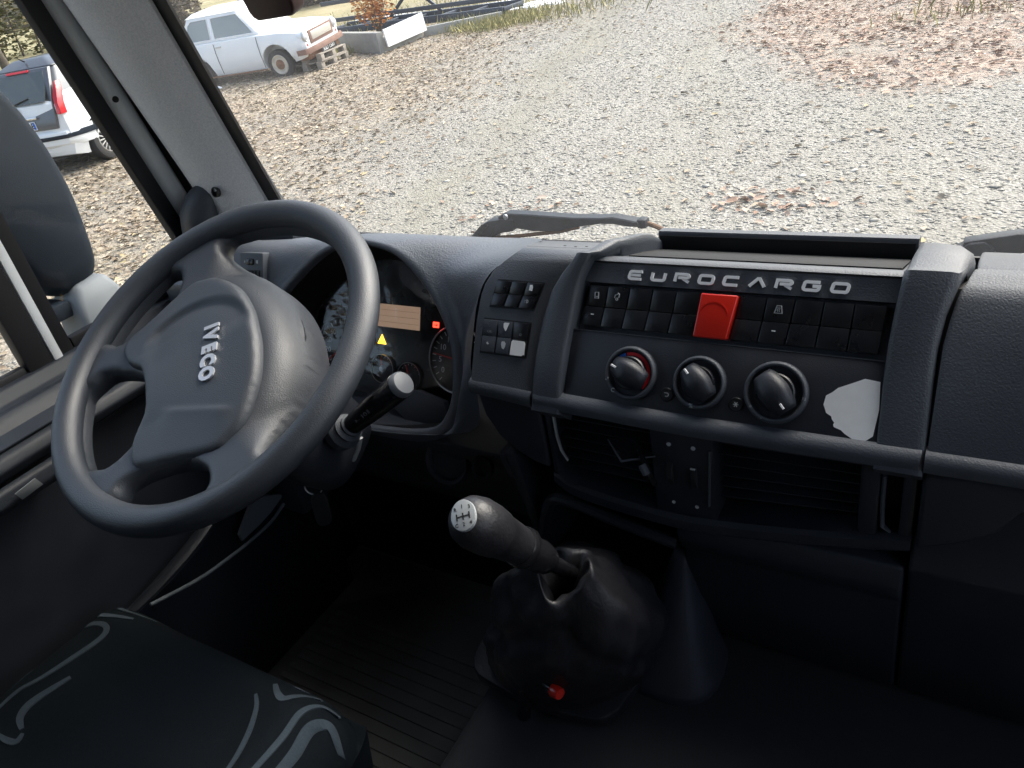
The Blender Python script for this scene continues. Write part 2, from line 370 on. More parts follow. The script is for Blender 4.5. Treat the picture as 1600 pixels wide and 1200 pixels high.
# sill strip by the floor, pocket and light kick plate
sp = [(-1.10, .392, 1.410), (-1.10, .48, 1.383), (-1.10, .548, 1.373), (-1.10, .60, 1.369), (-1.10, .65, 1.37), (-1.10, .69, 1.382)]
mk('sill_strip', tube(spline(sp, 5), .0032, 8), 'mirror_arm', door)
kp = [[(-1.112, y, z0), (-1.106, y, z0), (-1.103, y, z1), (-1.112, y, z1)] for y, z0, z1 in ((.585, 1.377, 1.392), (.60, 1.377, 1.405), (.63, 1.378, 1.428), (.66, 1.382, 1.425), (.695, 1.392, 1.400))]
mk('kick_plate', loft(kp), 'mirror_arm', door)
mk('door_pocket', tube(spline([(-1.128, .33, 1.40), (-1.12, .42, 1.415), (-1.118, .50, 1.432), (-1.124, .56, 1.446), (-1.14, .60, 1.44)], 5), [.008+.008*math.sin(i/20*math.pi) for i in range(21)], 10, .6), 'dash_dark', door)

# ================================================================== dashboard
dash = thing('dashboard', (-.2, .75, 1.3), 'dark grey truck dashboard with instrument binnacle, switch rows, heater knobs and vents', 'dashboard')
SA = R(58); K = V((0, .625, 1.864)); U = V((0, math.cos(SA), math.sin(SA))); N = V((0, -math.sin(SA), math.cos(SA)))
def D(x, u, w=0.): return K+X1*x+U*u+N*w
def dyz(u, w=0.): p = D(0, u, w); return (p.y, p.z)
def topz(y): return 1.937-.33*(y-.67)
# --- centre console body with tray on top and a slot for the switches
face = [dyz(-.066, -.004), dyz(.0118, -.004), dyz(.0122, -.012), dyz(.0622, -.012), dyz(.0626, 0), dyz(.0835, 0)]
lipz = [(.6695, 1.9365), (.6725, 1.9376), (.678, 1.9373), (.689, 1.9338), (.6895, 1.9320), (.700, 1.9290), (.772, 1.9055), (.80, 1.895), (.846, 1.880), (.86, 1.75), (.645, 1.75), (.598, 1.795)]
mk('console_body', extx(face+lipz, -.372, -.060), 'dash', dash, sharp=40)
mk('lip_joint', extx([dyz(.0832, .0002), dyz(.0846, .0006), dyz(.0846, -.003), dyz(.0832, -.003)], -.358, -.0635), 'black', dash)
mk('tray_mat', extx([(.6900, 1.9335), (.768, 1.9075), (.768, 1.9090), (.6900, 1.9350)], -.325, -.066, .001), 'rubber', dash)
mk('tray_back_wall', extx([(.7695, 1.9000), (.7703, 1.9255), (.7725, 1.9285), (.784, 1.9275), (.80, 1.90)], -.3235, -.0615), 'dash', dash)
mk('tray_back_liner', extx([(.7685, 1.9085), (.7693, 1.9245), (.7700, 1.9245), (.7692, 1.9085)], -.322, -.064), 'black', dash)
mk('heater_panel', prism([(-.3715, -.0645), (-.0640, -.0645), (-.0668, .0112), (-.3700, .0112)], K, X1, U, N, .0008, -.0038, .0006), 'dash_dark', dash)
mk('trim_line', prism([(-.3720, .0114), (-.0665, .0114), (-.0665, .0121), (-.3720, .0121)], K, X1, U, N, .0016, -.006), 'dash', dash)
# --- curved ribs that frame the console and end in fins on the dash top
def rib(name, st, mat='dash'):
    rings = []
    for (y, z, xo, xi, h) in st:       # base point, outer x, inner x, height
        nn = V((0, -.72, .69)) if y < .70 else V((0, -.25, .97))
        b = V((0, y, z)); s = 1 if xi > xo else -1; wdt = abs(xi-xo)
        pr = [(0, -.03), (0, h*.35), (.05, h*.78), (.18, h*.97), (.5, h*1.02), (.86, h), (.96, h*.9), (1, h*.6), (1, -.03)]
        rings.append([b+X1*(xo+s*wdt*t)+nn*k for t, k in pr])
    return mk(name, loft(rings), mat, dash, sharp=50)
def st(rows):
    out = []
    for u, xo, xi, h in rows: y, z = dyz(u); out.append((y, z, xo, xi, h))
    return out
L_ = st([(-.082, -.4085, -.3735, .004), (-.068, -.4085, -.3735, .006), (-.05, -.4085, -.3728, .011), (-.02, -.4075, -.371, .012), (.015, -.4045, -.3685, .012), (.048, -.397, -.3655, .013), (.066, -.3865, -.362, .014), (.078, -.377, -.3575, .015)]) + \
     [(.6725, 1.937, -.372, -.353, .017), (.684, 1.9335, -.364, -.345, .020), (.70, 1.928, -.3555, -.336, .022), (.72, 1.921, -.347, -.329, .0245), (.74, 1.9145, -.340, -.3235, .0265), (.755, 1.91, -.336, -.3205, .026), (.77, 1.905, -.334, -.319, .018), (.79, 1.90, -.333, -.318, .0)]
rib('console_rib', L_)
R_ = st([(-.082, -.0270, -.0645, .002), (-.068, -.0270, -.0645, .003), (-.03, -.0275, -.0655, .005), (.0, -.0285, -.0665, .007), (.025, -.0290, -.0665, .009), (.055, -.0265, -.0650, .011), (.077, -.0215, -.0632, .012)]) + \
     [(.673, 1.937, -.0195, -.0625, .013), (.688, 1.932, -.0165, -.0615, .016), (.705, 1.926, -.0135, -.0605, .020), (.724, 1.92, -.012, -.060, .0235), (.742, 1.914, -.018, -.0595, .026), (.756, 1.91, -.030, -.060, .025), (.77, 1.905, -.04, -.0605, .016), (.79, 1.90, -.045, -.061, .0)]
rib('console_rib', R_)
# --- twelve-slot switch row
xt = [-.3556, -.3351, -.3106, -.2858, -.2612, -.2360, -.1984, -.1735, -.1480, -.1230, -.0976, -.0712]
xb = [-.3640, -.3400, -.3160, -.2912, -.2660, -.2390, -.2045, -.1779, -.1528, -.1264, -.0995, -.0735]
for i in range(11):
    g = .0007; u0, u1, um = .0170, .0588, .0375
    def q(u, s): t = (u-.017)/.0418; a = xb[i+s]+(xt[i+s]-xb[i+s])*t; return a+(g if s == 0 else -g)
    if i == 5:
        rd = mk('red_switch', prism([(q(u0-.001, 0), u0-.001), (q(u0-.001, 1), u0-.001), (q(u1, 1), u1), (q(u1, 0), u1)], K, X1, U, N, .0055, -.012, .0018, 3), 'red', dash)
        rd['label'] = 'red switch in the middle of the row'
        arc = [((q(.03, 0)+q(.03, 1))/2+.0135*math.cos(a), .0385+.0125*math.sin(a)) for a in np.linspace(R(8), R(172), 15)]
        mk('arch_ridge', ribbon(arc, .0016, K, X1, U, N, .0061, .005, taper=lambda t: .3+.7*math.sin(math.pi*t)), 'red', rd)
        continue
    sw = mk('rocker_switch', prism([(q(u0, 0), u0), (q(u0, 1), u0), (q(um-.0006, 1), um-.0006), (q(um-.0006, 0), um-.0006)], K, X1, U, N, -.0012, -.012, .0006), 'button', dash)
    up = [D(q(um, 0), um, -.002), D(q(um, 1), um, -.002), D(q(u1, 1), u1, .0012), D(q(u1, 0), u1, .0012)]
    dn = [D(q(um, 0), um, -.012), D(q(um, 1), um, -.012), D(q(u1, 1), u1, -.012), D(q(u1, 0), u1, -.012)]
    mk('upper_half', bevel(loft([dn, up]), .0007, 2), 'button', sw)
    cx = (q(.048, 0)+q(.048, 1))/2; o = D(cx, .0488, .0004)
    fr = (X1, (U+N*.14).normalized(), (N-U*.14).normalized())
    if i == 0:
        mk('symbol', join([ribbon([(-.002, -.0028), (.002, -.0028), (.002, .0032), (-.002, .0032)], .0006, o, *fr, .0007, -.001, True), ribbon([(-.001, -.0012), (.001, -.0012)], .0012, o, *fr, .0006, -.001)]), 'print', sw)
    if i == 1:
        mk('symbol', join([ribbon([(-.0026, -.001), (-.0018, .002), (0, .0022), (.0014, .0040), (.0026, .0026), (.0022, -.0006)], .0006, o, *fr, .0007, -.001), ribbon([(.0012*math.cos(a), -.0022+.0012*math.sin(a)) for a in np.linspace(0, 6.28, 9)[:-1]], .0006, o, *fr, .0007, -.001, True)]), 'print', sw)
    if i == 7:
        mk('symbol', join([ribbon([(-.0034, -.0032), (.0034, -.0032), (.0024, .0036), (-.0016, .0036)], .0006, o, *fr, .0007, -.001, True), ribbon([(-.0006, -.0018), (-.0012, -.0004), (-.0004, .001), (-.0008, .0024)], .0005, o, *fr, .0006, -.001), ribbon([(.001, -.0018), (.0004, -.0004), (.0012, .001), (.0008, .0024)], .0005, o, *fr, .0006, -.001)]), 'print', sw)
    if i in (0, 7):
        mk('indicator_mark', prism([(-.0018, -.0005), (.0018, -.0005), (.0018, .0005), (-.0018, .0005)], D((q(.028, 0)+q(.028, 1))/2, .029, -.0012), X1, U, N, .0003, -.0006), 'letter_white', sw)
# --- raised lettering EUROCARGO in wide strokes
EW, EH = .0070, .0037
def arc2(cx, cy, rx, ry, a0, a1, n=7): return [(cx+rx*math.cos(R(a)), cy+ry*math.sin(R(a))) for a in np.linspace(a0, a1, n)]
rr = .0021
def rrect(a0='C'):
    return arc2(-EW+rr+.0008, EH-rr, rr, rr, 90, 180, 4)+arc2(-EW+rr, -EH+rr, rr, rr, 180, 270, 4)
Cc = [(EW, EH)]+rrect()+[(EW-.001, -EH)]
Oo = arc2(EW-rr, EH-rr, rr, rr, 0, 90, 4)+rrect()+arc2(EW-rr-.0006, -EH+rr, rr, rr, 270, 360, 4)
Gl = {'E': [(Cc, False), ([(-EW+.002, 0.0002), (EW-.002, 0.0002)], False)],
      'U': [([(-EW+.001, EH)]+arc2(-EW+rr, -EH+rr, rr, rr, 180, 270, 4)+arc2(EW-rr-.0008, -EH+rr, rr, rr, 270, 360, 4)+[(EW, EH)], False)],
      'R': [([(-EW, -EH), (-EW+.0012, EH)]+arc2(EW-rr, EH-.0017, rr, .0017, 90, -90, 6)+[(-EW+.0034, .0003)], False), ([(.0008, -.0005), (EW, -EH)], False)],
      'O': [(Oo, True)], 'C': [(Cc, False)],
      'A': [([(-EW, -EH), (.0006, EH), (.0022, EH), (EW, -EH)], False)],
      'G': [([(EW, EH)]+rrect()+arc2(EW-rr-.0006, -EH+rr, rr, rr, 270, 345, 4)+[(EW-.0004, .0001), (.001, .0001)], False)]}
for ch, x in zip('EUROCARGO', np.linspace(-.3060, -.1115, 9)):
    u = .0722
    bits = [ribbon(p, .0028, D(x, u), X1, U, N, .0022-.0003*k, -.001, cl) for k, (p, cl) in enumerate(Gl[ch])]
    mk('raised_letter', join(bits), 'letter_white', dash, sharp=30)
# --- heater knobs
def knob(x, u, r, ang, first=False, marks=()):
    o = D(x, u, .0008); fr = (X1, U, N)
    kb = mk('heater_knob', lathe([(0, .004), (r*.80, .004), (r*.82, .0055), (r*.86, .0075), (r*.93, .0078), (r*.985, .0055), (r, .0015), (r, 0), (0, 0)], o, N, 48, fr), 'dash_dark', dash, sharp=50)
    mk('knob_ring', lathe([(r*.84, .0068), (r*.87, .0084), (r*.93, .0086), (r*.985, .0062), (r*1.0, .004)], o, N, 48, fr), 'dash', kb, sharp=None)
    mk('dial', lathe([(0, .0044), (r*.62, .0044), (r*.62, .009), (r*.58, .0105), (0, .0112)], o, N, 40, fr), 'button', kb)
    c, s = math.cos(R(ang)), math.sin(R(ang)); a, b = X1*c+U*s, -X1*s+U*c
    rings = []
    for t in np.linspace(-1, 1, 13):
        wd = r*(.25+.17*(1-t*t)); hh = .0200-.007*t*t
        rings.append([o+a*(t*r*.70)+b*(wd*p)+N*k for p, k in ((-1.25, .008), (-1, hh*.8), (-.6, hh), (.6, hh), (1, hh*.8), (1.25, .008))])
    mk('grip', loft(rings), 'dash_dark', kb, sharp=75)
    mk('pointer', prism([(-.0008, -.0028), (.0008, -.0028), (.0008, .0028), (-.0008, .0028)], o+a*(r*.52)+N*.0196, b, a, N, .0006, -.002), 'letter_white', kb)
    if first:
        for nm, a0, a1, mt in (('red_arc', -45, 108, 'redprint'), ('blue_arc', 112, 150, 'blue')):
            mk(nm, ribbon([(r*.71*math.cos(R(t)), r*.71*math.sin(R(t))) for t in np.linspace(a0, a1, 24)], r*.12, o, X1, U, N, .0047, .003), mt, kb)
    for t, sym in marks:
        p = o+X1*(r*.9*math.cos(R(t)))+U*(r*.9*math.sin(R(t)))
        if sym: mk('knob_symbol', text_bm(sym, .006, p+N*.0083, X1, U, N, .0003), 'print', kb)
        else: mk('knob_mark', prism([(-.0012, -.0016), (.0012, -.0016), (.0012, .0016), (-.0012, .0016)], p+N*.0075, X1, U, N, .0008, -.001), 'letter_white', kb)
knob(-.297, -.0270, .0275, 158, True, [(-128, 'C'), (-160, None)])
knob(-.2255, -.0275, .0262, 135, False, [(-100, '%')])
knob(-.1535, -.0272, .0290, -48, False, [(-5, None), (-110, '-'), (-140, '*')])
for x, s in ((-.2575, 'b'), (-.1885, '*')):
    pb = mk('push_button', lathe([(0, .0022), (.0062, .0022), (.0070, .0012), (.0072, 0), (0, 0)], D(x, -.0435, .0008), N, 28, (X1, U, N)), 'button', dash)
    if s == '*':
        mk('snowflake_symbol', join([ribbon([(-.0026*math.cos(R(a)), -.0026*math.sin(R(a))), (.0026*math.cos(R(a)), .0026*math.sin(R(a)))], .0006, D(x, -.0435, .0008), X1, U, N, .0026+.0001*k, .001) for k, a in enumerate((0, 60, 120))]), 'print', pb)
    else:
        mk('recirculation_symbol', ribbon([(-.0022, .0016), (.0014, .0016), (.0022, .0006), (.0022, -.0008), (.0014, -.0016), (-.0010, -.0016)], .0007, D(x, -.0435, .0008), X1, U, N, .0027, .001), 'print', pb)
stk = [(-.081, -.0052), (-.0686, -.0064), (-.0664, -.0302), (-.0684, -.0541), (-.0735, -.0588), (-.08, -.060), (-.085, -.0588), (-.091, -.0556), (-.0945, -.0528), (-.1007, -.0509), (-.1015, -.0490), (-.1008, -.0470), (-.1032, -.0443), (-.1040, -.0418), (-.1087, -.0394), (-.1100, -.0362), (-.1118, -.0323), (-.1107, -.024), (-.106, -.0205), (-.1016, -.0159), (-.090, -.0100)]
mk('torn_sticker', prism(stk, K, X1, U, N, .00125, .0006), 'sticker', dash)['label'] = 'torn white sticker remnant beside the right knob'
# --- left switch panel, rolling over into the dash top
pf = [dyz(-.068), dyz(.0), dyz(.052)]
roll = [(.6590, 1.9180), (.6660, 1.9300), (.6740, 1.9380), (.6840, 1.9400), (.70, 1.9360)]
rings = []
for y, z, xl, xr in [(*dyz(-.068), -.492, -.4095), (*dyz(-.03), -.4935, -.4085), (*dyz(.012), -.494, -.406), (*dyz(.040), -.4915, -.401), (*dyz(.052), -.488, -.398), (.6605, 1.9200, -.480, -.391), (.6680, 1.9310, -.466, -.383), (.6760, 1.9370, -.456, -.376), (.686, 1.9385, -.452, -.370), (.70, 1.9350, -.454, -.362)]:
    rings.append([V((xl, y, z)), V((xl+.002, y-.0008, z+.0008)), V((xr-.001, y-.0008, z+.0008)), V((xr, y, z)), V((xr, y+.05, z-.04)), V((xl, y+.05, z-.04))])
mk('switch_panel', loft(rings), 'dash', dash, sharp=50)
rings = []
for y, xl, xr in [(.7015, -.4545, -.361), (.72, -.462, -.352), (.745, -.474, -.344), (.78, -.493, -.338), (.82, -.51, -.336), (.848, -.523, -.336)]:
    z = topz(y)+.0085*(1-(y-.70)/.15)
    rings.append([V((xl, y, z)), V((xr, y, z)), V((xr, y, z-.05)), V((xl, y, z-.05))])
tp = mk('top_cover', loft(rings), 'dash', dash, sharp=50)
for px, py in ((-.425, .735), (-.405, .724), (-.398, .737)):
    mk('pin_hole', lathe([(0, .0006), (.0016, .0006), (.0016, -.001), (0, -.001)], (px, py, topz(py)+.0085*(1-(py-.70)/.15)), (0, .3, .95), 10), 'black', tp)
def switch_block(u0, u1, xl0, xr0, xl1, xr1, kind):
    # frame recess + three rocker switches
    mk('switch_recess', prism([(xl0-.0012, u0-.0022), (xr0+.0012, u0-.0022), (xr1+.0012, u1+.0018), (xl1-.0012, u1+.0018)], K, X1, U, N, .0014, -.004), 'black', dash)
    for i in range(3):
        def q(u, s): t = (u-u0)/(u1-u0); l = xl0+(xl1-xl0)*t; r_ = xr0+(xr1-xr0)*t; return l+(r_-l)*(i+s)/3+(.0011 if s == 0 else -.0011)
        um = (u0+u1)/2
        lower = mk('rocker_switch', prism([(q(u0, 0), u0), (q(u0, 1), u0), (q(um-.0004, 1), um-.0004), (q(um-.0004, 0), um-.0004)], K, X1, U, N, .0040, 0, .0006), 'button' if kind == 0 or i == 2 else 'dash', dash)
        mk('upper_half', bevel(loft([[D(q(um, 0), um, 0), D(q(um, 1), um, 0), D(q(u1, 1), u1, 0), D(q(u1, 0), u1, 0)], [D(q(um, 0), um, .0036), D(q(um, 1), um, .0036), D(q(u1, 1), u1, .0060), D(q(u1, 0), u1, .0060)]]), .0006), 'button' if kind == 0 or i == 2 else 'dash', lower)
        cx0 = (q(u0, 0)+q(u0, 1))/2; cx1 = (q(u1, 0)+q(u1, 1))/2
        if kind == 0 and i == 2:
            mk('paint_chip', prism([(-.0022, -.0028), (.0012, -.0034), (.0022, .0004), (.0016, .0034), (-.0016, .003)], D((cx0+cx1)/2+.001, um+.0085, .0052), X1, U, N, .0008, -.001), 'letter_white', lower)
            mk('lamp_symbol', join([ribbon([(0, -.0018), (0, .0018), (.0016, .001), (.0016, -.001)], .0005, D(cx0+.0015, um-.0065, .004), X1, U, N, .0005, -.001, True), ribbon([(-.0024, .001), (-.001, .001)], .0005, D(cx0+.001, um-.0065, .004), X1, U, N, .0004, -.001), ribbon([(-.0024, -.0008), (-.001, -.0008)], .0005, D(cx0+.001, um-.0065, .004), X1, U, N, .0004, -.001)]), 'print', lower)
        if kind == 1:
            if i == 0: mk('paint_chip', prism([(-.0016, 0), (0, -.0014), (.0018, -.0004), (.0006, .0002), (0, .0016), (-.0012, .0014)], D(cx0, um-.0085, .004), X1, U, N, .0005, -.001), 'print', lower)
            if i == 1:
                mk('paint_chip', prism([(-.0034, .003), (-.003, -.001), (-.0002, -.0052), (.0012, -.0028), (.0022, 0), (.0042, .0042), (-.002, .0044)], D(cx1+.0014, um+.0125, .0050), X1, U, N, .0008, -.001), 'sticker', lower)
                mk('paint_chip', prism([(-.0028, .001), (-.0012, -.0036), (.001, -.0046), (.0026, -.002), (.003, .002), (.001, .0042), (-.002, .004)], D(cx0+.0008, um-.0085, .004), X1, U, N, .0005, -.001), 'print', lower)
            if i == 2:
                mk('white_patch', prism([(-.0092, -.0082), (.0056, -.0082), (.0068, -.007), (.0086, -.0066), (.0088, .0058), (.0070, .0082), (-.0072, .0084), (-.0088, .0066)], D(cx0+.0004, um-.0100, .004), X1, U, N, .0010, -.001), 'sticker', lower)
            if i != 1: mk('switch_symbol', text_bm('OK' if i == 0 else 'D', .0042, D(cx1, um+.005, .0045), X1, U, N, .0004), 'print_dim', lower)
switch_block(.0285, .0565, -.4770, -.4205, -.4695, -.4105, 0)
switch_block(-.0245, .0120, -.4830, -.4232, -.4820, -.4215, 1)
# --- right-hand part: top cover and glove-box lid
mk('passenger_top_cover', extx([(.7015, 1.931), (.72, 1.929), (.75, 1.921), (.848, 1.885), (.86, 1.80), (.72, 1.80)], -.0105, .79, .003), 'dash', dash)
mk('joint_backing', extx([dyz(-.066, -.004), dyz(.06, -.004), (.672, 1.927), (.70, 1.925), (.74, 1.88), (.68, 1.78)], -.0275, .79), 'black', dash)
gl = [dyz(-.060, .003), dyz(-.03, .0055), dyz(.0, .0065), dyz(.03, .006), dyz(.052, .005), dyz(.068, .0025), dyz(.0785, .0), (.6740, 1.9315), (.684, 1.9345), (.6995, 1.9335), (.70, 1.90), dyz(-.058, -.02)]
rings = []
for x, sh in ((-.0255, .30), (-.0245, .8), (-.022, 1.), (.79, 1.)):
    c = V((0, .655, 1.87)); r = []
    for k, (y, z) in enumerate(gl):
        xx = x
        if x < 0 and 4 <= k <= 9: xx = x+(k-3)*.0022
        p = V((xx, y, z)); r.append(p+(V((xx, *c.yz))-p)*(.05*(1-sh)))
    rings.append(r)
mk('glovebox_lid', loft(rings), 'dash', dash, sharp=40)
# --- ledge under the console, curving down to the right
def ledge(name, pts, prof2, mat='dash'):
    rings = [[V((x, y+dy, z+dz)) for dy, dz in prof2] for x, y, z in spline(pts, 4)]
    return mk(name, loft(rings), mat, dash, sharp=45)
lp = [(.012, .004), (.003, .0045), (-.004, .001), (-.0065, -.006), (-.005, -.013), (.002, -.017), (.02, -.018), (.02, .0)]
ledge('console_ledge', [(-.4055, .588, 1.8115), (-.35, .587, 1.8105), (-.24, .5855, 1.809), (-.15, .586, 1.8095), (-.07, .587, 1.8105), (-.0295, .588, 1.811)], lp)
ledge('glovebox_ledge', [(-.0265, .588, 1.811), (.1, .588, 1.812), (.4, .588, 1.812), (.78, .588, 1.812)], lp)
ledge('drawer_ledge', [(-.494, .594, 1.812), (-.45, .592, 1.8105), (-.411, .5895, 1.8085)], lp)
# --- vent bank under the ledge
mk('vent_backing', extx([(.636, 1.665), (.64, 1.80), (.66, 1.80), (.66, 1.66)], -.408, -.0295), 'black', dash)
bl = [(-.4075, .600, 1.682), (-.38, .598, 1.668), (-.30, .596, 1.660), (-.228, .596, 1.660), (-.11, .597, 1.678), (-.0305, .598, 1.696)]
rings = [[V((x, y+dy, z+dz)) for dy, dz in ((.04, .016), (.004, .014), (-.001, .010), (-.002, .0), (.003, -.006), (.04, -.008))] for x, y, z in spline(bl, 5)]
mk('vent_lower_rim', loft(rings), 'dash_dark', dash)
def vent(x0, x1, zb0, zb1, zt):
    n = 7
    for k in range(n):
        t = (k+.6)/n
        a = V((x0, .622, zb0+(zt-zb0)*t)); b = V((x1, .622, zb1+(zt-zb1)*t))
        r = [[p+V((0, dy, dz)) for dy, dz in ((-.006, -.0018), (.008, .0012), (.008, .0022), (-.006, -.0008))] for p in (a, b)]
        mk('vent_slat', loft(r), 'dash_dark', dash)
vent(-.398, -.282, 1.690, 1.688, 1.785); vent(-.212, -.078, 1.690, 1.706, 1.788)
for x0, x1, zb in ((-.4075, -.4005, 1.69), (-.281, -.213, 1.672), (-.0765, -.0595, 1.70), (-.0415, -.0298, 1.70)):
    mk('vent_post', boxm((x0, .6005, zb), (x1, .635, 1.792), .003), 'dash_dark', dash)
mk('vent_edge_strip', tube([(-.3985, .607, 1.778), (-.3985, .607, 1.745), (-.396, .607, 1.725), (-.390, .608, 1.710)], [.0028, .0028, .0026, .0015], 8, .5), 'silver', dash)
mk('vent_edge_strip', tube([(-.2165, .6005, 1.768), (-.2185, .6, 1.73), (-.2205, .6, 1.694)], [.003, .0026, .0024], 8, .5), 'dash', dash)
mk('vent_edge_strip', tube([(-.0570, .6045, 1.772), (-.0570, .6045, 1.74), (-.0555, .6045, 1.712), (-.0485, .6045, 1.706)], [.004, .0045, .004, .002], 8, .5), 'dash', dash)
for x in (-.2605, -.2345):
    wsl = mk('thumbwheel', lathe([(0, -.003), (.026, -.003), (.026, .003), (0, .003)], (x, .622, 1.728), (1, 0, 0), 40), 'rubber', dash)
    for z, r_ in ((1.7665, .0024), (1.6885, .002)):
        mk('vent_symbol', lathe([(0, .0008), (r_, .0008), (r_, -.001), (0, -.001)], (x+.0005, .6005, z), (0, -1, 0), 14), 'print', wsl)
    if x > -.25: mk('thumbwheel_mark', boxm((x-.0025, .5957, 1.7415), (x+.0025, .5975, 1.7430)), 'print', wsl)
# --- drawer left of the vents
dr = [(-.494, 1.798), (-.411, 1.793), (-.411, 1.70), (-.43, 1.704), (-.455, 1.717), (-.475, 1.735), (-.489, 1.762)]
mk('storage_flap', prism(dr, (0, .603, 0), X1, Z1, V((0, -1, 0)), .004, -.05, .004, 3), 'dash_low_shaded', dash)
# --- lower dash panels with storage pocket
lo = [(.606, 1.690), (.6035, 1.665), (.612, 1.64), (.622, 1.60), (.632, 1.52), (.655, 1.43), (.70, 1.37), (.80, 1.345), (.86, 1.35), (.86, 1.69)]
def lower(name, x0, x1, cut=0., mat='dash_low_shaded'):
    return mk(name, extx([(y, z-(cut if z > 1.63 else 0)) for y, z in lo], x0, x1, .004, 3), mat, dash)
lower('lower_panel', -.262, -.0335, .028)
mk('lower_panel', extx([(.622, 1.80), (.614, 1.70)]+lo[1:-1]+[(.86, 1.80)], -.0300, .79, .004, 3), 'dash_low_shaded', dash)
mk('panel_screw', lathe([(0, .002), (.004, .002), (.005, 0), (0, 0)], (-.042, .6075, 1.652), (0, -.95, .2), 14), 'black', dash)
mk('glovebox_lower_edge', prism([(-.0265, 1.790), (.78, 1.790), (.78, 1.76), (.049, 1.765), (.035, 1.738), (.008, 1.716), (-.0265, 1.698)], (0, .600, 0), X1, Z1, V((0, -1, 0)), .006, -.04, .005, 3), 'dash_low_shaded', dash)
mk('pocket_floor', extx([(.63, 1.50), (.80, 1.50), (.80, 1.51), (.63, 1.51)], -.46, -.264), 'black', dash)
mk('pocket_back', extx([(.79, 1.50), (.80, 1.50), (.80, 1.68), (.79, 1.68)], -.46, -.264), 'black', dash)
pk = [(-.474, .620, 1.50), (-.462, .620, 1.54), (-.445, .620, 1.60), (-.428, .618, 1.632), (-.40, .615, 1.638), (-.33, .612, 1.626), (-.266, .612, 1.615)]
mk('pocket_rim', tube(spline(pk, 6), .0075, 10), 'dash_dark', dash)
cs = []
for t in np.linspace(0, 1, 12):
    c = V((-.270, .640, 1.585)).lerp(V((-.285, .605, 1.405)), t); rx, ry = .010+.062*t**1.3, .012+.055*t**1.2
    cs.append([c+V((rx*math.copysign(abs(math.cos(a))**.75, math.cos(a)), ry*math.copysign(abs(math.sin(a))**.75, math.sin(a)), 0)) for a in np.linspace(0, 2*math.pi, 25)[:-1]])
mk('console_foot', loft(cs), 'dash_low_shaded', dash, sharp=None)
mk('column_side_panel', extx([(.606, 1.700), (.615, 1.66), (.65, 1.56), (.72, 1.45), (.80, 1.35), (.86, 1.35), (.86, 1.70)], -.488, -.478, .002), 'dash_low_shaded', dash)
mk('knee_panel', extx([(.640, 1.665), (.648, 1.64), (.70, 1.52), (.78, 1.42), (.86, 1.40), (.86, 1.67)], -1.08, -.489, .006, 3), 'dash_low_shaded', dash)
mk('pocket_side_panel', extx([(.604, 1.705), (.612, 1.66), (.622, 1.60), (.64, 1.50), (.86, 1.45), (.86, 1.70)], -.477, -.462, .002), 'dash_low_shaded', dash)
mk('round_port', lathe([(.0, .004), (.026, .004), (.028, .010), (.033, .012), (.036, .008), (.037, 0), (0, 0)], (-.612, .652, 1.628), (.1, -.92, .35), 36), 'dash_dark', dash)
mk('socket', lathe([(.0, -.002), (.011, -.002), (.012, .006), (.016, .006), (.017, 0), (0, 0)], (-.545, .640, 1.640), (.05, -.92, .35), 28), 'gloss_black', dash)
mk('under_dash_bracket', boxm((-.01, .70, 1.352), (.008, .72, 1.362), .002), 'silver', dash)
# --- binnacle: pad around the instrument opening
BA = R(65); B = V((-.78, .755, 1.905)); BU = V((0, math.cos(BA), math.sin(BA))); BN = V((0, -math.sin(BA), math.cos(BA)))
def Bp(x, u, w=0.): return B+X1*x+BU*u+BN*w
inn = [(-.1592, -.1106), (-.1393, -.0844), (-.0914, -.0437), (-.0458, -.0153), (-.0019, -.0044), (.0404, -.0055), (.0814, -.0161), (.1217, -.0443), (.1457, -.0703), (.1653, -.0988), (.1783, -.1277), (.1826, -.1514), (.1849, -.1772), (.1840, -.1985), (.1775, -.2215), (.1608, -.243), (.1186, -.255), (.03, -.262), (-.06, -.260), (-.12, -.245), (-.155, -.205), (-.166, -.155)]
out_ = [(-.1760, -.1071), (-.1530, -.0755), (-.1040, -.0358), (-.0545, -.0085), (-.0046, .0050), (.0401, .0038), (.0833, -.0052), (.1250, -.0279), (.1537, -.0552), (.1763, -.0859), (.1926, -.1202), (.1985, -.1494), (.2010, -.1793), (.2000, -.2056), (.1930, -.233), (.1747, -.257), (.1251, -.2716), (.03, -.275), (-.065, -.273), (-.13, -.258), (-.168, -.212), (-.181, -.158)]
bnd = [(-1.062, .705, 1.80), (-1.062, .730, 1.855), (-1.06, .765, 1.888), (-.99, .848, 1.865), (-.80, .850, 1.873), (-.70, .850, 1.877), (-.60, .850, 1.879), (-.526, .848, 1.8805), (-.476, .745, 1.917), (-.4575, .70, 1.931), (-.459, .675, 1.933), (-.484, .661, 1.918), (-.4965, .645, 1.893), (-.497, .620, 1.855), (-.496, .602, 1.823), (-.500, .606, 1.77), (-.54, .622, 1.71), (-.70, .638, 1.668), (-.82, .645, 1.665), (-.93, .655, 1.68), (-1.03, .675, 1.71), (-1.06, .690, 1.75)]
ro = spline([(*p, 0) for p in out_], 3, True); ri = spline([(*p, 0) for p in inn], 3, True); rb = spline(bnd, 3, True)
rings = []
for k in range(9):
    t = k/8
    r = []
    for a, b in zip(ro, rb):
        p = Bp(a.x, a.y); q_ = p.lerp(b, t); bulge = .010*math.sin(math.pi*min(1, t*1.0))
        r.append(q_+V((0, -.45, .85))*bulge*(1 if b.z > 1.8 else .4))
    rings.append(r)
rings = rings[::-1]
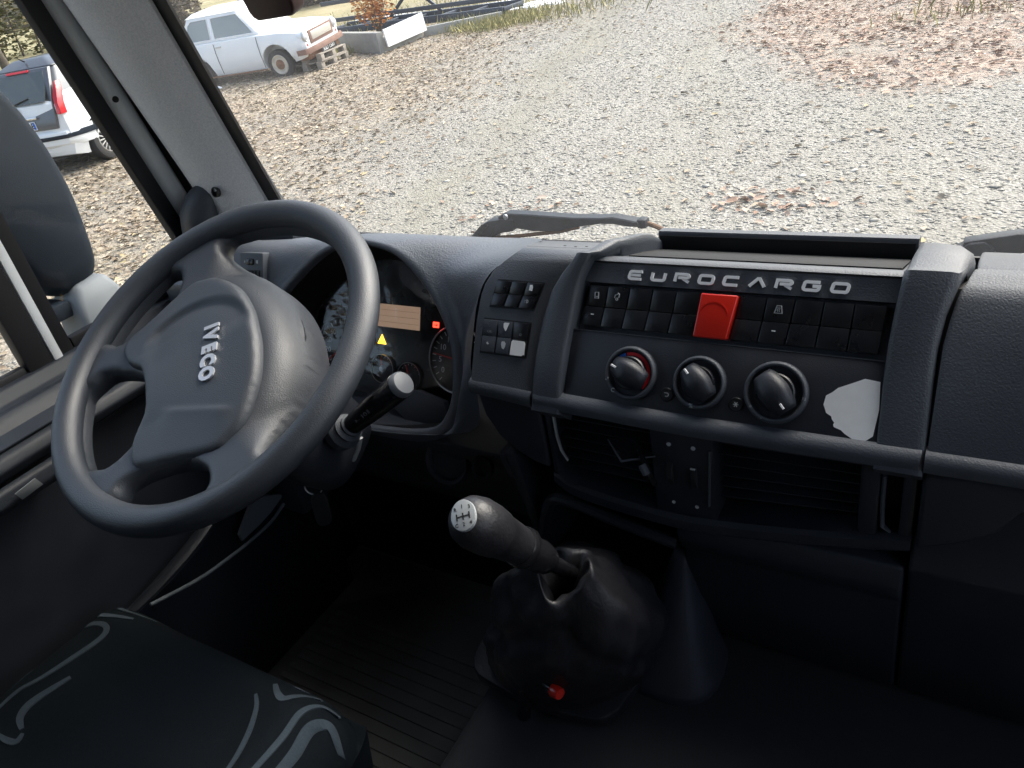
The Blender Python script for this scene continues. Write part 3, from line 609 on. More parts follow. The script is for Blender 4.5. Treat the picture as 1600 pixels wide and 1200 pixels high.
rings += [[Bp(a.x, a.y, .0030) .lerp(Bp(b.x, b.y, .0030), .25) for a, b in zip(ro, ri)], [Bp(a.x, a.y, .0035).lerp(Bp(b.x, b.y, .0035), .8) for a, b in zip(ro, ri)], [Bp(b.x, b.y, .0005) for b in ri], [Bp(b.x*.99, b.y, -.008) for b in ri]]
mk('binnacle_pad', loft(rings, cap=False), 'pad', dash, sharp=70)
hood = [[Bp(.010+(b.x-.010)*s, -.14+(b.y+.14)*s, d) for b in ri] for s, d in ((.992, -.0085), (.97, -.03), (.90, -.058), (.86, -.066))]
mk('binnacle_hood', loft(hood, cap=False), 'black', dash)
cl = [(.010+(b.x-.010)*.865, -.14+(b.y+.14)*.865) for b in ri]
BC = Bp(0, 0, -.066)
mk('cluster_face', prism(cl, BC, X1, BU, BN, 0, -.004), 'gloss_black', dash)
def gauge(x, u, r, ang, ticks, nums=(), hub=.006, nl=.85):
    o = BC+X1*x+BU*u
    g = mk('gauge', lathe([(0, .0012), (r*.93, .0012), (r*.95, .0045), (r*.985, .0048), (r, .003), (r, 0), (0, 0)], o, BN, 48, (X1, BU, BN)), 'black', dash)
    mk('gauge_ring', lathe([(r*.95, .0046), (r*.975, .0058), (r*1.0, .0046)], o, BN, 48, (X1, BU, BN)), 'silver', g)
    tk = []
    for t in ticks:
        d = X1*math.cos(R(t))+BU*math.sin(R(t)); e = -X1*math.sin(R(t))+BU*math.cos(R(t))
        tk.append(boxw(o+d*(r*.84)+BN*.0016, (r*.12, r*.025, .0006), 0, (d, e, BN)))
    gt = mk('tick_marks', join(tk), 'letter_white', g); gt['kind'] = 'stuff'
    for t, s in nums:
        mk('numeral', text_bm(s, r*.24, o+X1*(r*.62*math.cos(R(t)))+BU*(r*.62*math.sin(R(t)))+BN*.0015, X1, BU, BN, .0002), 'letter_white', g)
    d = X1*math.cos(R(ang))+BU*math.sin(R(ang)); e = -X1*math.sin(R(ang))+BU*math.cos(R(ang))
    mk('needle', prism([(-r*.1, -.0014), (r*nl, -.0005), (r*nl, .0005), (-r*.1, .0014)], o, d, e, BN, .0042, .003), 'needle', g)
    mk('needle_hub', lathe([(0, .0075), (hub*.7, .007), (hub, .004), (hub, .001), (0, .001)], o, BN, 24, (X1, BU, BN)), 'silver', g)
gauge(-.080, -.1660, .050, 218, range(-20, 240, 13), [(218, '0'), (190, '20'), (160, '40'), (130, '60')])
gauge(.1450, -.1590, .050, 172, range(-20, 240, 13), [(215, '0'), (185, '5'), (150, '10'), (118, '15')])
gauge(.0060, -.1885, .0225, 100, range(20, 170, 20), [], .005)
gauge(.0585, -.1950, .0225, 110, range(20, 170, 20), [], .005)
mk('lcd_screen', prism([(-.050, -.124), (.0735, -.124), (.0735, -.0895), (-.050, -.0895)], BC, X1, BU, BN, .0012, 0), 'lcd', dash)
for k in range(3): mk('lcd_line', boxw(BC+X1*.012+BU*(-.098-.009*k)+BN*.0014, (.12, .0004, .0004), 0, (X1, BU, BN)), 'rust_brown', dash)
wt = BC+X1*.0015+BU*-.1450
wl = mk('warning_lamp', ribbon([(-.006, -.0045), (.006, -.0045), (0, .006)], .0028, wt, X1, BU, BN, .0012, 0, True), 'warn', dash)
wl['label'] = 'yellow triangle warning lamp'
mk('exclamation', boxw(wt+BN*.001-BU*.001, (.0012, .004, .0008), 0, (X1, BU, BN)), 'warn', wl)
wr = BC+X1*.1035+BU*-.1125
wl = mk('parking_brake_lamp', ribbon([(-.004, -.003), (.004, -.003), (.004, .003), (-.004, .003)], .002, wr, X1, BU, BN, .0012, 0, True), 'warn_red', dash)
wl['label'] = 'red parking brake lamp'
mk('lamp_letter', text_bm('P', .005, wr+BN*.0008, X1, BU, BN, .0003), 'warn_red', wl)
mk('cluster_glass', prism([(p[0], p[1]) for p in cl], BC, X1, BU, BN, .0125, .0110), 'clear', dash)
mk('column_apron', prism([(.035, -.222), (.10, -.205), (.150, -.215), (.158, -.235), (.13, -.254), (.09, -.256)], Bp(0, 0, -.030), X1, BU, BN, .002, -.01, .001), 'dash', dash)
# --- outer left vent in the pad
vo = V((-.980, .7185, 1.852)); vu, vv, vn = frame_of((.05, -.93, .36)); vu = V((.98, .06, -.0)).normalized(); vv = vn.cross(vu)
vh = mk('side_vent', prism([(-.026, -.045), (.024, -.045), (.030, .040), (-.019, .040)], vo, vu, vv, vn, .004, -.03, .002), 'dash', dash)
mk('side_vent_opening', prism([(-.019, -.045), (.017, -.045), (.022, .0135), (-.0135, .0135)], vo, vu, vv, vn, .0047, 0, .0003), 'black', vh)
for k in range(5):
    x = -.013+k*.0072
    mk('side_vent_blade', prism([(x-.0008, -.044), (x+.0008, -.044), (x+.0048, .012), (x+.0032, .012)], vo, vu, vv, vn, .0072, .0044), 'dash_dark', vh)
mk('vent_dial', prism([(-.005, .021), (.010, .021), (.011, .031), (-.004, .031)], vo, vu, vv, vn, .0066, .003, .0015), 'gloss_black', vh)
mk('vent_dial_mark', prism([(-.0105, .0245), (-.0085, .0245), (-.0085, .0275), (-.0105, .0275)], vo, vu, vv, vn, .0044, .003), 'print', vh)
mk('vent_dial_mark', prism([(.0145, .0240), (.0185, .0235), (.0190, .0285), (.0150, .0285)], vo, vu, vv, vn, .0044, .003), 'print', vh)
# light end cap of the dash next to the pillar
mk('corner_cap', loft([[(-1.075, .785, 1.868), (-1.03, .845, 1.850), (-1.03, .85, 1.84), (-1.09, .80, 1.84)], [(-1.02, .79, 1.892), (-.985, .845, 1.872), (-.985, .85, 1.84), (-1.03, .80, 1.84)], [(-.955, .80, 1.893), (-.94, .843, 1.878), (-.94, .85, 1.84), (-.96, .81, 1.84)]]), 'dash', dash)
mk('dash_left_end', boxm((-1.20, .70, 1.35), (-1.064, .86, 1.838), .01), 'dash', dash)
mk('dash_rear_cover', extx([(.85, 1.70), (.862, 1.872), (.90, 1.84), (.90, 1.70)], -1.16, .78), 'black', dash)

# ================================================================== steering wheel
WN = V((.03, -.485, .874)).normalized(); E1 = (X1-WN*WN.x).normalized(); E2 = WN.cross(E1)
WA = R(-46.0); W1 = E1*math.cos(WA)+E2*math.sin(WA); W2 = -E1*math.sin(WA)+E2*math.cos(WA)
WC = V((-.799, .487, 1.875))
sw_ = thing('steering_wheel', WC, 'worn black four-spoke steering wheel turned to the right', 'steering wheel')
def Wp(x, y, h=0.): return WC+W1*x+W2*y+WN*h
rings = []
for i in range(96):
    a = 2*math.pi*i/96; d = W1*math.cos(a)+W2*math.sin(a)
    rings.append([WC+d*(.2165+.0182*math.cos(t))+WN*(-.004+.0175*math.sin(t)) for t in [2*math.pi*k/20 for k in range(20)]])
rings.append(rings[0])
bm = loft(rings, cap=False); bmesh.ops.remove_doubles(bm, verts=bm.verts, dist=1e-6); fixn(bm)
mk('rim', bm, 'wheel', sw_, sharp=None)
def pol(r, a): return (r*math.cos(R(a)), r*math.sin(R(a)))
op_top = [pol(.201, a) for a in range(15, 166, 6)]+[(-.176, .040), (-.150, .052), (-.118, .078), (-.080, .098), (-.04, .108), (0, .111), (.04, .108), (.080, .098), (.118, .078), (.150, .052), (.176, .040)]
op_c = [pol(.2015, a) for a in range(-14, -52, -4)]+[(.128, -.150), (.117, -.140), (.114, -.122), (.119, -.092), (.130, -.062), (.146, -.041), (.164, -.031), (.183, -.031)]
op_b = [pol(.2015, a) for a in range(-72, -109, -4)]+[(-.070, -.176), (-.075, -.157), (-.061, -.130), (-.042, -.110), (-.02, -.100), (0, -.098), (.02, -.100), (.042, -.110), (.061, -.130), (.075, -.157), (.070, -.176)]
ops = [op_top, op_c, [(-x, y) for x, y in op_c][::-1], op_b]
ops = [[(p.x, p.y) for p in spline(o, 3, True)] for o in ops]
def poly_d(P, poly):
    """distance of points P (n,2) to a closed polygon and inside mask"""
    a = np.array(poly); b = np.roll(a, -1, 0); d = np.full(len(P), 9.); ins = np.zeros(len(P), bool)
    for p, q in zip(a, b):
        e = q-p; t = np.clip(((P-p)@e)/max(1e-12, e@e), 0, 1); dd = np.hypot(*(P-(p+t[:, None]*e)).T); d = np.minimum(d, dd)
        c = ((p[1] > P[:, 1]) != (q[1] > P[:, 1])); xx = p[0]+(P[:, 1]-p[1])*(e[0])/(e[1] if abs(e[1]) > 1e-12 else 1e-12)
        ins ^= c & (P[:, 0] < xx)
    return d, ins
def plate(outer, holes, hfun, step):
    """triangulated relief: outer loop, holes, height from hfun(P, list of distances)"""
    loops = [outer]+holes; pts = []; edges = []
    for lp_ in loops:
        s = len(pts); pts += lp_; edges += [(s+i, s+(i+1) % len(lp_)) for i in range(len(lp_))]
    o = np.array(outer); gx, gy = np.meshgrid(np.arange(o[:, 0].min(), o[:, 0].max(), step), np.arange(o[:, 1].min(), o[:, 1].max(), step))
    gx = gx+np.where((np.arange(gx.shape[0]) % 2)[:, None], step/2, 0)
    G = np.c_[gx.ravel(), gy.ravel()]
    d, ins = poly_d(G, outer); ok = ins & (d > step*.5)
    for h_ in holes: dh, ih = poly_d(G, h_); ok &= (~ih) & (dh > step*.5)
    allp = [V((float(p[0]), float(p[1]))) for p in pts]+[V((float(p[0]), float(p[1]))) for p in G[ok]]
    vv, ee, ff, *_ = delaunay_2d_cdt(allp, edges, [], 0, 1e-7)
    P = np.array([(v.x, v.y) for v in vv]); C = np.array([P[list(f)].mean(0) for f in ff])
    d, ins = poly_d(C, outer); keep = ins
    for h_ in holes: dh, ih = poly_d(C, h_); keep &= ~ih
    F = [tuple(f) for f, k in zip(ff, keep) if k]
    H = hfun(P, poly_d(P, outer)[0], [poly_d(P, h_)[0] for h_ in holes])
    return P, F, H
def hub_h(P, do, dh):
    r = np.hypot(P[:, 0], P[:, 1])
    h = -.004+.012*np.clip((.20-r)/.20, 0, 1)-.030*np.clip((.20-r)/.05, 0, 1)*0
    h = -.001-.009*np.sin(np.clip((.215-r)/.10, 0, 1)*math.pi/2)**2*1.0
    def rollf(d, w_, drop): t = np.clip(1-d/w_, 0, 1); return drop*(1-np.sqrt(np.clip(1-t*t, 0, 1)))
    hubside = np.clip((.175-r)/.04, 0, 1)
    h = h-rollf(dh[0], .014+.034*hubside, .014+.050*hubside)
    for d in dh[1:]: h = h-rollf(d, .013, .011)
    return h
outl = [pol(.2155, a) for a in range(0, 360, 4)]
P, F, H = plate(outl, ops, hub_h, .0045)
def relief(P, F, H, thick, loops_drop=True):
    n = len(P); vs_ = [Wp(x, y, h) for (x, y), h in zip(P, H)]
    bm = bmesh.new(); vv = [bm.verts.new(v) for v in vs_]
    for f in F: bm.faces.new([vv[i] for i in f])
    fixn(bm)
    bd = [e for e in bm.edges if len(e.link_faces) == 1]
    ret = bmesh.ops.extrude_edge_only(bm, edges=bd)
    for v in ret['geom']:
        if isinstance(v, bmesh.types.BMVert): v.co -= WN*thick
    bmesh.ops.recalc_face_normals(bm, faces=bm.faces)
    return bm
mk('spoke_plate', relief(P, F, H, .016), 'wheel', sw_, sharp=None)
# centre pad
padl = [(-.128, .026), (-.100, .046), (-.070, .060), (-.03, .068), (0, .069), (.03, .068), (.070, .060), (.100, .046), (.128, .026), (.141, .004), (.146, -.012), (.137, -.042), (.124, -.074), (.111, -.112), (.100, -.125), (.080, -.125), (.060, -.117), (.040, -.100), (.02, -.0945), (0, -.093), (-.02, -.0945), (-.040, -.100), (-.060, -.117), (-.080, -.125), (-.100, -.125), (-.111, -.112), (-.124, -.074), (-.137, -.042), (-.146, -.012), (-.141, .004)]
padl = [(p.x, p.y) for p in spline(padl, 3, True)]
def pad_h(P, do, dh):
    x, y = P[:, 0], P[:, 1]
    t = np.clip(1-do/.012, 0, 1); h = -.0055+.008*(1-(x/.15)**2)-.010*(1-np.sqrt(np.clip(1-t*t, 0, 1)))
    # crescent hollow on one side of the badge, soft crease on the other
    sm = lambda q: (lambda c_: c_*c_*(3-2*c_))(np.clip(q, 0, 1))
    rd = np.hypot(x, y+.030); e_ = .101-rd
    h = h-.0060*sm(e_/.011)*np.exp(-np.maximum(e_-.011, 0)/.030)*sm((-x-.0)/.03)*sm((.085-np.abs(y+.01))/.03)
    d2 = (x-.064)*.855-(y+.039)*.519
    h = h+.0034*sm(d2/.009)*np.exp(-np.maximum(d2-.009, 0)/.022)*sm((.06-np.abs((x-.064)*.519+(y+.039)*.855-.02))/.03)
    h = h+.004*np.clip((-y-.02)/.06, 0, 1)*np.clip(1-(x/.06)**2, 0, 1)
    return h
P, F, H = plate(padl, [], pad_h, .0035)
mk('centre_pad', relief(P, F, H, .020), 'wheel_pad', sw_, sharp=None)
ta = R(-60); T1 = E1*math.cos(ta)+E2*math.sin(ta); T2 = -E1*math.sin(ta)+E2*math.cos(ta); TN = (WN+W1*.0).normalized()
tc_ = WC+W1*.004+W2*.004
for ch, x in zip('IVECO', (-.0325, -.0190, .0010, .0190, .0390)):
    mk('badge_letter', bevel(text_bm(ch, .0275, tc_+T1*(x-.003)+WN*.0035, T1, T2, WN, .0012, .0016, sx=.86), .0003, 1, 50), 'silver', sw_, sharp=30)
hb = [(.095, -.030), (.108, -.045), (.105, -.065), (.085, -.085), (.06, -.10), (0, -.10)]
mk('hub_shell', lathe([(.0, -.02), (.080, -.022)]+hb, WC, WN, 48, (W1, W2, WN)), 'wheel', sw_)

# ================================================================== steering column with stalk and lock
scol = thing('steering_column', (-.81, .66, 1.60), 'black steering column shroud with wiper stalk behind the wheel', 'steering column')
rings = []
for k, (t, sx_, sy_) in enumerate(((.098, .062, .058), (.12, .074, .068), (.16, .078, .072), (.21, .078, .070), (.25, .070, .064), (.27, .05, .05))):
    c = WC-WN*t+E1*.012-E2*.012
    rings.append([c+E1*(sx_*math.copysign(abs(math.cos(a))**.6, math.cos(a)))+E2*(sy_*math.copysign(abs(math.sin(a))**.6, math.sin(a))) for a in [2*math.pi*i/28 for i in range(28)]])
mk('column_shroud', loft(rings), 'dash_low_shaded', scol, sharp=50)
s0, s1 = V((-.690, .560, 1.728)), V((-.5795, .576, 1.8085)); sdn = (s1-s0).normalized()
fu, fv, fn = frame_of(sdn)
stf = mk('stalk', lathe([(0, 0), (.012, 0), (.0138, .03), (.0162, .075), (.0172, .118), (.0170, .126), (0, .128)], s0, sdn, 24), 'gloss_black', scol)
L = (s1-s0).length
mk('stalk_cap', lathe([(0, L+.0005), (.007, L+.0002), (.0140, L-.001), (.0162, L-.004), (.0166, L-.010), (0, L-.011)], s0, sdn, 28), 'stalk_grey', stf)
ct = (cr*-1+cd*-1); sn = (V((0, 0, 2.25))-s0.lerp(s1, .6)).normalized(); sn = (sn-sdn*sn.dot(sdn)).normalized(); su = sdn; svv = sn.cross(su)
for k, d_ in ((0, .045), (1, .066)):
    mk('stalk_print', text_bm('+ -' if k == 0 else 'I O II', .008, s0+su*d_+sn*(.0152+.0008*k), su, svv, sn, .0003), 'print_dim', stf)
mk('stalk_boot', lathe([(0, -.02), (.022, -.02), (.024, -.006), (.019, .002), (.020, .006), (.015, .010), (.0155, .014), (.011, .018), (0, .018)], s0, sdn, 24), 'dash', scol)
mk('column_lever', tube([(-.705, .590, 1.690), (-.712, .586, 1.672), (-.722, .580, 1.655)], .0045, 10, .5), 'silver', scol)
lk = V((-.800, .572, 1.622)); ld = V((.35, -.75, .1)).normalized()
mk('ignition_lock', lathe([(0, .0), (.012, .0), (.013, -.004), (.017, -.004), (.0185, -.02), (.026, -.03), (.03, -.06), (0, -.06)], lk, ld, 28), 'dash_dark', scol)
ky = thing('ignition_key', lk, 'metal key with ring and dark tag in the ignition lock', 'key')
ku, kv, kn = frame_of(ld)
mk('key_bow', prism([(p.x, p.y) for p in spline([(.0, -.011), (.009, -.009), (.012, 0), (.009, .009), (0, .011), (-.009, .009), (-.012, 0), (-.009, -.009)], 3, True)], lk+ld*.018, ld, kv, ku, .0014, -.0014, .0006), 'key_metal', ky)
mk('key_blade', boxw(lk+ld*.004, (.014, .006, .0018), 0, (ld, kv, ku)), 'key_metal', ky)
rg = [lk+ld*.026+V((0, 0, -.012))+(ku*math.cos(a)+V((0, 0, 1))*math.sin(a))*.0125 for a in np.linspace(0, 2*math.pi, 25)]
mk('key_ring', tube(rg, .0011, 6), 'key_metal', ky)
mk('key_tag', prism([(p.x, p.y) for p in spline([(-.010, 0), (.010, 0), (.0125, -.03), (.010, -.058), (-.002, -.064), (-.012, -.056), (-.013, -.03)], 3, True)], lk+ld*.026+V((.004, 0, -.024)), V((.8, .55, .1)), V((.18, -.05, 1)).normalized(), V((.5, -.85, .0)).normalized(), .003, -.003, .0012), 'rubber', ky)

# ================================================================== gear lever
CAM = V((0, 0, 2.25))
def far(p, s): return CAM+(V(p)-CAM)*s
g0 = far((-.3185, .333, 1.879), 1.15); g1 = far((-.288, .385, 1.795), 1.17); gd = (g0-g1).normalized(); GL = (g0-g1).length
gear = thing('gear_lever', g1-gd*.25, 'black gear lever with shift pattern knob above a leather boot', 'gear lever')
kn_ = mk('gear_knob', lathe([(0, GL), (.009, GL-.0005), (.0160, GL-.004), (.0220, GL-.012), (.0248, GL-.024), (.0245, GL-.040), (.0230, GL-.052), (.0226, GL-.0532), (.0214, GL-.0545), (.0196, GL-.075), (.0182, GL-.090), (.0, GL-.090)], g1, gd, 40), 'leather', gear, sharp=50)
gu = (E1*.0+V((.75, .6, .25))); gn = (gd+(CAM-g0).normalized()*.55).normalized(); gu = (V((.85, .5, .1))-gn*V((.85, .5, .1)).dot(gn)).normalized(); gv = gn.cross(gu)
pp = g1+gd*(GL-.0245)+gn*.0228+gd*.002
pl_ = mk('shift_plate', prism([(.0118*math.cos(a), .0152*math.sin(a)*(1 if math.sin(a) > 0 else .86)) for a in np.linspace(0, 2*math.pi, 33)[:-1]], pp, gu, gv, gn, .0016, -.010, .0006), 'plate_dim', kn_)
for x, y, s in ((-.0068, .0072, 'R'), (0, .0090, '1'), (.0068, .0072, '3'), (-.0068, -.0072, 'C'), (0, -.0072, '2'), (.0068, -.0070, '4')):
    mk('shift_numeral', text_bm(s, .0048, pp+gu*x+gv*y+gn*.0017, gu, gv, gn, .0002), 'print_black', pl_)
for k, pth in enumerate(([(-.006, -.003), (-.006, .003)], [(0, -.003), (0, .003)], [(.006, -.003), (.006, .003)], [(-.0065, 0), (.0065, 0)])):
    mk('shift_line', ribbon(pth, .0012, pp, gu, gv, gn, .0019+.0001*(k == 3), .001), 'print_black', pl_)
mk('lever_collar', lathe([(0, GL-.0885), (.0190, GL-.0885), (.0204, GL-.092), (.0204, GL-.097), (.0180, GL-.100), (.0135, GL-.101), (.0135, GL-.106), (.0160, GL-.112), (.0168, GL-.122), (.0150, GL-.132), (.012, GL-.139), (0, GL-.139)], g1, gd, 32), 'gloss_black', gear, sharp=60)
mk('lever_shaft', tube([g1+gd*(GL-.135), g1-gd*.16], .0085, 12), 'gloss_black', gear)
# leather boot: loft from the base frame up to a folded mouth
top_c = g1+gd*(GL-.150); base_c = V((-.415, .575, 1.43))
rings = []; NB = 72
for k in range(26):
    t = k/25; c = base_c.lerp(top_c+V((.004, .0, -.012)), t)+V((.012, .0, .01))*math.sin(math.pi*t)
    rad = .112-.020*t-.060*t**3; ring = []
    for i in range(NB):
        a = 2*math.pi*i/NB
        fold = .07*math.sin(3*a+3*t+.5)+.06*math.sin(5*a-5*t+1)*t+.035*math.sin(9*a+3+7*t)*math.sin(math.pi*t)
        crease = -.16*max(0, math.sin(a*2-5*t+2.2))**10*math.sin(math.pi*t)**.7 - .13*max(0, math.sin(a*3+6*t+.3))**14*math.sin(math.pi*t)
        r = rad*(1+fold*(.3+.9*t)+crease)
        lift = (.012*math.sin(2*a+.4)+.009*math.sin(3*a+2))*t*t
        ring.append(c+V((math.cos(a)*r*1.05, math.sin(a)*r*.95, lift)))
    rings.append(ring)
from mathutils import noise as mnoise
for k, ring in enumerate(rings):
    t = k/25; c = sum(ring, V((0, 0, 0)))/NB
    for i, p in enumerate(ring):
        q_ = V((p.x*26, p.y*26, p.z*12)); w_ = abs(mnoise.noise(q_)); w2 = abs(mnoise.noise(q_*2.3+V((3, 1, 7))))
        ring[i] = p+(p-c).normalized()*(.016*(.35-w_)+.006*(.3-w2))*min(1, 4*t+.1)
c = sum(rings[-1], V((0, 0, 0)))/NB; last = rings[-1]; shp = top_c+V((0, 0, -.02))
for dr_, dz in ((.97, .007), (.90, .010), (.78, .007), (.62, -.004), (.48, -.014), (.40, -.020), (.36, -.030)):
    rings.append([c.lerp(shp, 1-dr_)*(1)+(p-c)*dr_*(1+(.12*math.sin(3*k_*2*math.pi/NB+1)+.08*math.sin(7*k_*2*math.pi/NB) if dr_ < .9 else 0))+V((0, 0, dz)) for k_, p in enumerate(last)])
mk('boot', loft(rings, cap=False), 'leather', gear, sharp=None)
mk('boot_frame', prism([(p.x, p.y) for p in spline([(.105, -.075), (.11, .07), (.07, .105), (-.07, .105), (-.11, .07), (-.105, -.075), (-.05, -.105), (.05, -.105)], 4, True)], base_c, X1, Y1, Z1, .004, -.012, .003), 'leather', gear)

# small floor lever with a red tip
lv = thing('floor_lever', (-.43, .42, 1.34), 'small black lever with a red tip below the gear boot', 'lever')
la, lb = V((-.3685, .4465, 1.5190)), V((-.3430, .4370, 1.5225))
mk('lever_rod', tube([V((-.42, .455, 1.42)), V((-.405, .456, 1.485)), la+V((-.014, .004, -.004)), la, la.lerp(lb, .6)], [.009, .0085, .008, .0075, .0075], 12), 'gloss_black', lv)
mk('lever_tip', tube([la.lerp(lb, .58), la.lerp(lb, .7), lb], [.0080, .0088, .0065], 14), 'red', lv)

# ================================================================== driver's seat
seat = thing('driver_seat', (-.86, .0, 1.06), "dark fabric driver's seat cushion with pale woven swirls", 'seat')
def seat_z(x, y):
    dx = max(0, -x-.862-.222)/.034 if x < -.862 else max(0, x+.862-.180)/.075; dyv = max(0, y-.315)/.060
    bol = .012*max(0, min(1, (abs(x+.862)-.13)/.06))
    d = min(1, (dx**2.4+dyv**2.4)**(1/2.4)); return 1.462+bol*(1-d)-.075*(1-math.sqrt(max(0, 1-d*d)))+.0018*math.sin(x*31+y*17)*math.sin(y*23-x*9)-.004*math.sin((y+.3)*3)
xs = -.862+.255*np.sin(np.linspace(-math.pi/2, math.pi/2, 90)); ys = np.concatenate([np.linspace(-.42, .29, 60), .30+.0749*np.sin(np.linspace(0, math.pi/2, 24))])
rings = []
for y in ys:
    sh = 1-.07*max(0, (y-.30)/.075)**3
    top = [V((-.862+(x+.862)*sh, y, seat_z(x, y))) for x in xs]
    rings.append(top+[V((-.615, y-.02, 1.33)), V((-1.11, y-.02, 1.33))])
mk('cushion', loft(rings), 'fabric', seat, sharp=70)
mk('seat_base', boxm((-1.06, -.40, 1.066), (-.66, .26, 1.335), .01), 'dash_dark', seat)
mk('backrest', boxm((-1.10, -.56, 1.36), (-.62, -.40, 2.05), .05), 'fabric', seat)
swl = [([(-1.089, .356), (-1.094, .35), (-1.081, .346), (-1.059, .349), (-1.021, .359)], .0045), ([(-1.117, .314), (-1.097, .315), (-1.06, .326), (-1.036, .338)], .0055),
 ([(-1.100, .13), (-1.097, .161), (-1.092, .191), (-1.107, .235), (-1.103, .269), (-1.085, .296), (-1.066, .306), (-1.048, .305), (-1.041, .29), (-1.047, .253), (-1.057, .206), (-1.069, .179), (-1.069, .152), (-1.064, .13)], .005),
 ([(-1.024, .227), (-1.032, .191), (-1.034, .169), (-1.027, .154), (-1.011, .146)], .0065), ([(-.738, .346), (-.716, .333), (-.699, .328), (-.691, .338), (-.682, .35), (-.669, .358)], .0065),
 ([(-.742, .319), (-.724, .304), (-.706, .278), (-.695, .253), (-.689, .229), (-.688, .20)], .005), ([(-.637, .353), (-.655, .347), (-.661, .321), (-.658, .286), (-.66, .242), (-.665, .20)], .0045),
 ([(-.611, .319), (-.626, .331), (-.635, .33), (-.642, .312), (-.638, .281), (-.639, .252), (-.645, .21)], .0075), ([(-.695, .36), (-.72, .359)], .003), ([(-1.032, .126), (-1.015, .127), (-1.002, .132), (-1.005, .143)], .005)]
for pts, wd in swl:
    P2 = spline([(*p, 0) for p in pts], 6); n = len(P2); rings = []
    for i, p in enumerate(P2):
        t = (P2[min(i+1, n-1)]-P2[max(i-1, 0)]).normalized(); s = V((-t.y, t.x, 0)); k = wd*(.45+.55*math.sin(math.pi*(i+.5)/n))*.8
        a, b = p+s*k, p-s*k
        f_ = lambda q, dz: V((q.x, q.y, seat_z(min(max(q.x, -1.117), -.607), min(q.y, .374))+dz))
        rings.append([f_(a, -.002), f_(a, .0016), f_(b, .0016), f_(b, -.002)])
    mk('woven_swirl', loft(rings), 'fabric_light', seat, sharp=60)

# ================================================================== small things on dash and glass
clip = thing('vent_clip', (-.30, .60, 1.76), 'black clip with pointed wings and bent arm hooked in the centre vent', 'vent clip')
tri = [(-.325, .592, 1.766), (-.303, .575, 1.754), (-.272, .592, 1.7548)]
bm = bmesh.new(); c0 = V((-.303, .598, 1.7665))
lo_ = loft([[V(tri[0]), V(tri[1]), V(tri[2]), c0], [V(p)+V((0, .004, -.004)) for p in tri]+[c0+V((0, .004, -.004))]])
mk('clip_wing', bevel(lo_, .0008, 1), 'gloss_black', clip)
mk('clip_edge', tube([V(tri[0])+V((0, -.001, 0)), V(tri[1])+V((0, -.001, .0)), V(tri[2])+V((0, -.001, 0))], [.0006, .0016, .0008], 6), 'dash', clip)
mk('clip_arm', tube(spline([(-.290, .592, 1.758), (-.280, .580, 1.754), (-.274, .575, 1.744), (-.270, .577, 1.730)], 5), [.003]*8+[.0036]*8, 8), 'gloss_black', clip)
mk('clip_grip', tube([(-.2805, .5745, 1.754), (-.2745, .571, 1.745)], [.0042, .0042], 8), 'dash', clip)

tb = thing('windscreen_box', (-.76, .735, 2.24), 'dark brown box hanging at the top of the windscreen in front of the white car', 'box')
bx = [(p.x, p.y) for p in [V((-.041, .06)), V((-.0385, -.02)), V((-.036, -.0265)), V((-.030, -.031)), V((.026, -.031)), V((.033, -.0275)), V((.0365, -.020)), V((.041, .06))]]
mk('box_shell', prism(bx, (-.760, .722, 2.236), X1, V((0, -.25, .97)).normalized(), V((0, -.97, -.25)).normalized(), .012, -.012, .004, 3), 'brown', tb)
mk('box_bracket', boxw((-.760, .742, 2.27), (.03, .02, .03), .003), 'black', tb)

wl_ = thing('wiper_arm', (-.70, .93, 1.84), 'black wiper arm outside the windscreen, left of the EUROCARGO lettering', 'wiper')
y0 = .925
hd = [(-.703, 1.836), (-.690, 1.852), (-.672, 1.868), (-.655, 1.8765), (-.632, 1.8800), (-.610, 1.8800), (-.612, 1.862), (-.634, 1.8585), (-.648, 1.853), (-.655, 1.840), (-.660, 1.834)]
hdm = mk('pivot_head', prism(hd, (0, y0, 0), X1, Z1, V((0, -1, 0)), .012, -.012, .002), 'wiper', wl_)
for a_, b_ in (((-.694, 1.842), (-.655, 1.872)), ((-.678, 1.860), (-.652, 1.846)), ((-.672, 1.838), (-.665, 1.872)), ((-.655, 1.852), (-.64, 1.873))):
    mk('cast_rib', ribbon([a_, b_], .0025, (0, y0, 0), X1, Z1, V((0, -1, 0)), .0135+.0002*(a_[0]*1000 % 3), .011), 'wiper', hdm)
ap = [[(-.637, 1.883), (-.637, 1.866)], [(-.622, 1.8885), (-.622, 1.867)], [(-.58, 1.8875), (-.58, 1.862)], [(-.54, 1.8855), (-.54, 1.863)], [(-.51, 1.884), (-.51, 1.8695)], [(-.47, 1.8845), (-.47, 1.876)], [(-.45, 1.886), (-.45, 1.876)], [(-.43, 1.883), (-.43, 1.873)], [(-.412, 1.8800), (-.412, 1.8725)]]
mk('arm', bevel(loft([[V((x, y0-.009, z1)), V((x, y0+.009, z1)), V((x, y0+.009, z0)), V((x, y0-.009, z0))] for (x, z1), (_, z0) in ap]), .0015, 1), 'wiper', wl_)
mk('arm_rivet', lathe([(0, .002), (.004, .0015), (.0045, 0), (0, 0)], (-.622, y0-.0095, 1.8835), (0, -1, 0), 14), 'silver', wl_)
mk('tension_spring', tube([(-.652, y0-.004, 1.847), (-.60, y0-.004, 1.853), (-.54, y0-.004, 1.861), (-.505, y0-.004, 1.868)], [.0035, .003, .003, .002], 8), 'rust_brown', wl_)
mk('blade_clip', boxw((-.409, y0, 1.8765), (.014, .016, .013), .003), 'wiper', wl_)
